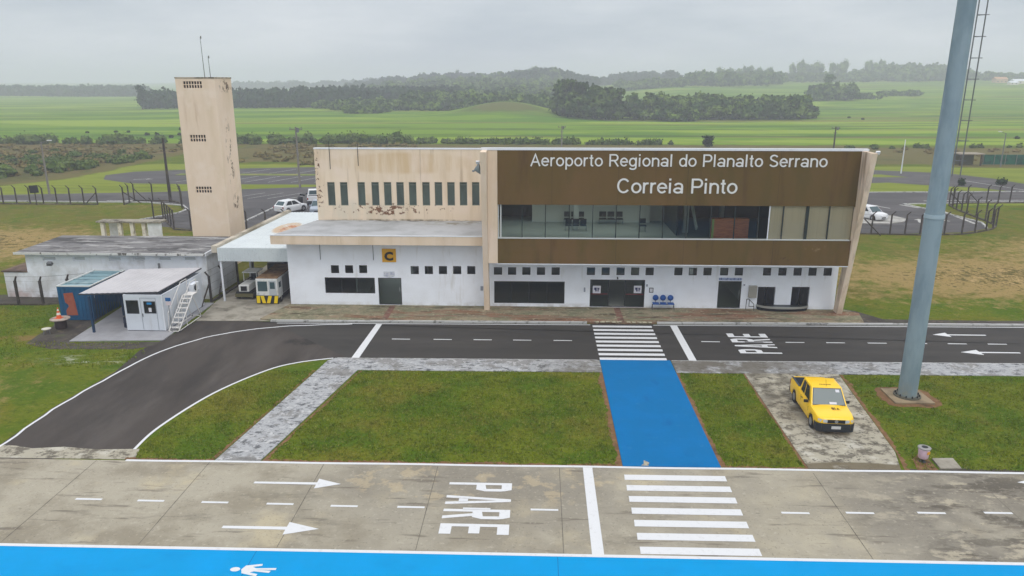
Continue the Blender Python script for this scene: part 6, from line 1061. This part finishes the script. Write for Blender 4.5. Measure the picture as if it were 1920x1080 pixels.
forest('plantation_forest', 'dense dark plantation edge right of the tall single tree, behind the tower', [(252, 705, 420, 452, 330, 8.6, 9.8, 3.0, 'plant'), (560, 860, 470, 540, 240, 8, 10, 4, 'plant')], f_plant)
forest('mixed_woodland', 'bushy mixed woodland below the middle hill left of the bare knoll', [(600, 870, 385, 430, 95, 3.0, 5.5, 3.4, 'broad'), (640, 720, 350, 372, 18, 2.0, 3.2, 3, 'broad'), (760, 900, 390, 470, 60, 5, 9, 3.5, 'broad'), (850, 1060, 400, 640, 170, 5, 9.5, 4.2, 'broad'), (700, 1050, 640, 840, 200, 6, 10, 4.5, 'broad'), (890, 1045, 370, 400, 45, 5, 7.0, 3.2, 'broad')], f_mid)
forest('dark_thicket', 'dark rounded thicket with flat-topped trees in the middle of the field', [(1062, 1150, 312, 335, 40, 8.5, 12, 3.2, 'broad'), (1055, 1200, 306, 330, 48, 5.5, 8.5, 3.4, 'broad'), (1050, 1090, 318, 330, 9, 11, 13, 2.6, 'broad')], f_dark)
forest('hedge_woodland', 'long band of rounded trees running right across the bright green field', [(1195, 1500, 318, 352, 150, 6.5, 9.8, 3.4, 'broad'), (1190, 1300, 306, 318, 16, 3, 5, 3, 'broad'), (1490, 1524, 325, 345, 12, 4, 6.0, 3, 'broad')], f_mid)
forest('slope_trees', 'dark spreading trees on the slope beyond the long tree band', [(1520, 1592, 490, 530, 34, 6, 10.5, 3.6, 'broad'), (1586, 1650, 510, 545, 12, 2.5, 4.5, 3.2, 'broad'), (1650, 1715, 560, 600, 14, 2, 3.4, 3.2, 'broad')], f_mid)
forest('ridge_forest', 'hazy trees and tall eucalyptus along the right ridge', [(1160, 1280, 690, 760, 55, 5, 8, 4.5, 'broad'), (1290, 1460, 720, 820, 120, 8, 13, 4.5, 'broad'), (1340, 1440, 900, 980, 40, 13, 20, 3.5, 'tall'), (1475, 1535, 940, 1000, 40, 18, 25, 3.6, 'tall'), (1548, 1578, 930, 980, 16, 17, 24, 3.6, 'tall'), (1612, 1650, 930, 980, 16, 13, 20, 3.6, 'tall'), (1400, 1660, 860, 960, 110, 6, 11, 5, 'broad'), (1640, 1800, 850, 1010, 170, 9, 13, 6, 'plant'), (1800, 1960, 860, 960, 60, 6, 10, 5, 'broad')], f_mid)
forest('distant_forest', 'pale blue wooded hills at the horizon left of the ridge', [(932, 1116, 765, 870, 260, 7, 9, 4.5, 'plant'), (650, 1000, 880, 1060, 330, 6, 11, 5.5, 'broad'), (1115, 1270, 900, 1010, 120, 6, 11, 5.5, 'broad'), (740, 900, 950, 1000, 14, 12, 15, 3, 'tall'), (430, 720, 1300, 1700, 110, 7, 12, 9, 'plant')], f_plant)
def shrubs(name, label, areas, m, size=.34, kind='stuff'):
    lv = Leaves()
    for fn, n, r0, r1, hr, nq in areas:
        for i in range(n):
            x, y = fn(); r = r0+(r1*1.15-r0)*random.random()**1.6; z = float(hz(x, y)); lv.blob((x, y, z+r*hr*.45), (r, r, r*hr), nq, size, .75, .6)
    return tag(lv.build(name, m), label, 'shrubs', kind='stuff')
def along(pts, sp):
    P = [Vector(p) for p in pts]; Ls = [(b-a).length for a, b in zip(P, P[1:])]
    def f():
        t = random.uniform(0, sum(Ls))
        for a, b, l in zip(P, P[1:], Ls):
            if t <= l: q = a+(b-a)*(t/l); return q.x+random.gauss(0, sp), q.y+random.gauss(0, sp)
            t -= l
        return P[-1].x, P[-1].y
    return f
shrubs('green_scrub', 'dark green shrub belt between the scrubland and the bright field', [(along([(-190, 181), (-60, 187), (-48, 190)], 2.2), 130, 1.0, 2.0, .9, 70), (along([(-62, 189), (-40, 189), (-15, 188), (20, 187), (31, 186.5)], .9), 260, .5, 1.35, .85, 44), (along([(-46, 187), (-33, 187)], 1.0), 16, 1.4, 2.1, 1.0, 90), (along([(-125, 148), (-84, 152)], 5), 45, .6, 1.6, .5, 60), (along([(-150, 133), (-105, 138), (-92, 144)], 4), 45, .8, 1.9, .55, 70), (along([(-135, 112), (-100, 113), (-84, 122), (-79, 146)], 2.0), 60, .8, 1.7, .8, 70), (along([(70, 176), (140, 184)], 1.5), 25, .5, 1.0, .8, 40)], f_shrub)
shrubs('dry_scrub', 'brown and olive scrub on the uncut ground left of the car park', [(lambda: (random.uniform(-180, -80), random.uniform(116, 180)), 520, .6, 1.2, .4, 34), (lambda: (random.uniform(-62, -28), random.uniform(142, 182)), 120, .5, 1.2, .5, 34), (lambda: (random.uniform(78, 150), random.uniform(148, 176)), 60, .4, .9, .5, 26), (along([(-44, 139.5), (-26, 139.5)], .8), 26, .5, 1.0, .7, 40)], f_brown)
def tree(name, label, x, y, h, r, kind='broad', m=None, cat='tree', lf=.3, n=260, group=None):
    z = float(hz(x, y)); t = thing(name, label, cat, (x, y, z), 0, group); lv = Leaves()
    put('trunk', MB().cyl((x, y, z), (x+.05*h*.3, y, z+h*.6), .035*h, .018*h, 8).cyl((x, y, z+h*.3), (x+r*.45, y, z+h*.62), .014*h, .007*h, 6).cyl((x, y, z+h*.34), (x-r*.45, y+.1, z+h*.66), .014*h, .007*h, 6), m_bark, t)
    if kind == 'broad':
        for k in range(6): a = k*1.05+x; q = .48 if k < 5 else 0; lv.blob((x+r*q*math.cos(a), y+r*q*math.sin(a), z+h*(.55+.12*(k % 3))), (r*.55, r*.55, h*.22), n//6, lf, .6)
    elif kind == 'column':
        for k in range(5): lv.blob((x+random.uniform(-.2, .2)*r, y, z+h*(.2+.17*k)), (r*(.75+.25*math.sin(k*2)), r, h*.17), n//5, lf, .6)
    elif kind == 'flat':
        for k in range(7): a = k*.9; lv.blob((x+r*.6*math.cos(a)*(k > 0), y+r*.6*math.sin(a)*(k > 0), z+h*(.86+.06*(k % 2))), (r*.42, r*.42, h*.075), n//7, lf, .6)
    lv.build('crown', m or f_solo, t); return t
tree('tall_tree', 'tall dark narrow tree at the left end of the plantation edge', PX(248, 418), 418, 13, 3.0, 'column', f_plant, lf=.9, n=320)
tree('round_tree', 'single small round dark tree just behind the terminal roof line', PX(1332, 181), 181, 2.6, 1.5, 'column', f_solo, lf=.3, n=420)
for i, (px, h, r) in enumerate(((1068, 14.6, 4.2), (1092, 14.2, 3.6), (1143, 12.6, 3.4), (1160, 12.4, 3.4))): tree('flat_topped_tree', 'flat-topped tree, number %s from the left, rising out of the dark thicket' % ['one', 'two', 'three', 'four'][i], PX(px, 320), 320, h, r, 'flat', f_dark, lf=.8, n=260, group='flat-topped trees in the thicket')
tree('slope_tree', 'dark tree with a tiered crown alone on the hazy slope right of the tree band', PX(1546, 560), 560, 15, 5, 'column', f_mid, lf=1.1, n=300)
for i, (px, py) in enumerate(((250, 251), (270, 251), (277, 256), (297, 256), (315, 251), (318, 241), (283, 264), (214, 246), (189, 246), (132, 247), (1591, 218), (1617, 221), (1905, 258) )):
    Y_ = G(px, py+2.5)[1]; x = PX(px, Y_); r = .5 if i in (7, 8, 9) else .68
    z = float(hz(x, Y_)); t = thing('field_bush', ['small dark bush in the bright field left of the tower', 'small dark bush dotted on the far right field'][i > 9], 'bush', (x, Y_, z), 0, ['dark bushes scattered left of the tower', 'dark bushes on the far right field'][i > 9]); lv = Leaves(); lv.blob((x, Y_, z+r*.45), (r*1.05, r, r*.65), 80, .28, .7); lv.build('crown', f_solo, t); put('trunk', MB().cyl((x, Y_, z), (x, Y_, z+.25), .06, n=6), m_bark, t)
for px, py, lab in ((1803, 348, 'small dark round bush beside the near bend of the right car park road'), (1877, 347, 'small dark round bush on the outer verge of the far right road')):
    x, y = G(px, py); t = thing('verge_bush', lab, 'bush', (x, y, 0)); lv = Leaves(); lv.blob((x, y, .5), (.9 if px > 1850 else .55, .6, .6), 140, .18, .75); lv.build('crown', f_solo, t); put('trunk', MB().cyl((x, y, 0), (x, y, .35), .05, n=6), m_bark, t)
# far houses on the right ridge
def house(label, x, y, w, d, h, wall, roof):
    z = float(hz(x, y))-.3; t = thing('farm_house', label, 'house', (x, y, z)); put('wall', MB().box(x-w/2, x+w/2, y, y+d, z, z+h), wall, t)
    put('roof', MB().prismx([(y-.4, z+h), (y+d+.4, z+h), (y+d/2, z+h+d*.3)], x-w/2-.3, x+w/2+.3), roof, t)
    for k in range(max(2, int(w/4))): put('window', MB().box(x-w/2+w*(k+.5)/max(2, int(w/4))-.5, x-w/2+w*(k+.5)/max(2, int(w/4))+.5, y-.05, y-.01, z+1.0, z+2.2), m_dark, t)
hy = 830
m_oroof = mat('orange_tile_roof', col(190, 142, 104), .85); m_lwall = mat('pale_house_wall', col(226, 220, 206), .85)
house('largest far house with an orange wall and roof behind the lattice mast', PX(1860, hy), hy, 12, 8, 4, mat('orange_wall', col(206, 176, 140), .85), m_oroof)
house('low white far house at the right edge of the photo', PX(1898, hy-20), hy-20, 18, 7, 3, m_lwall, m_coping)
house('small white far shed below the orange roofed house', PX(1883, hy-60), hy-60, 8, 5, 2.4, m_lwall, m_coping)
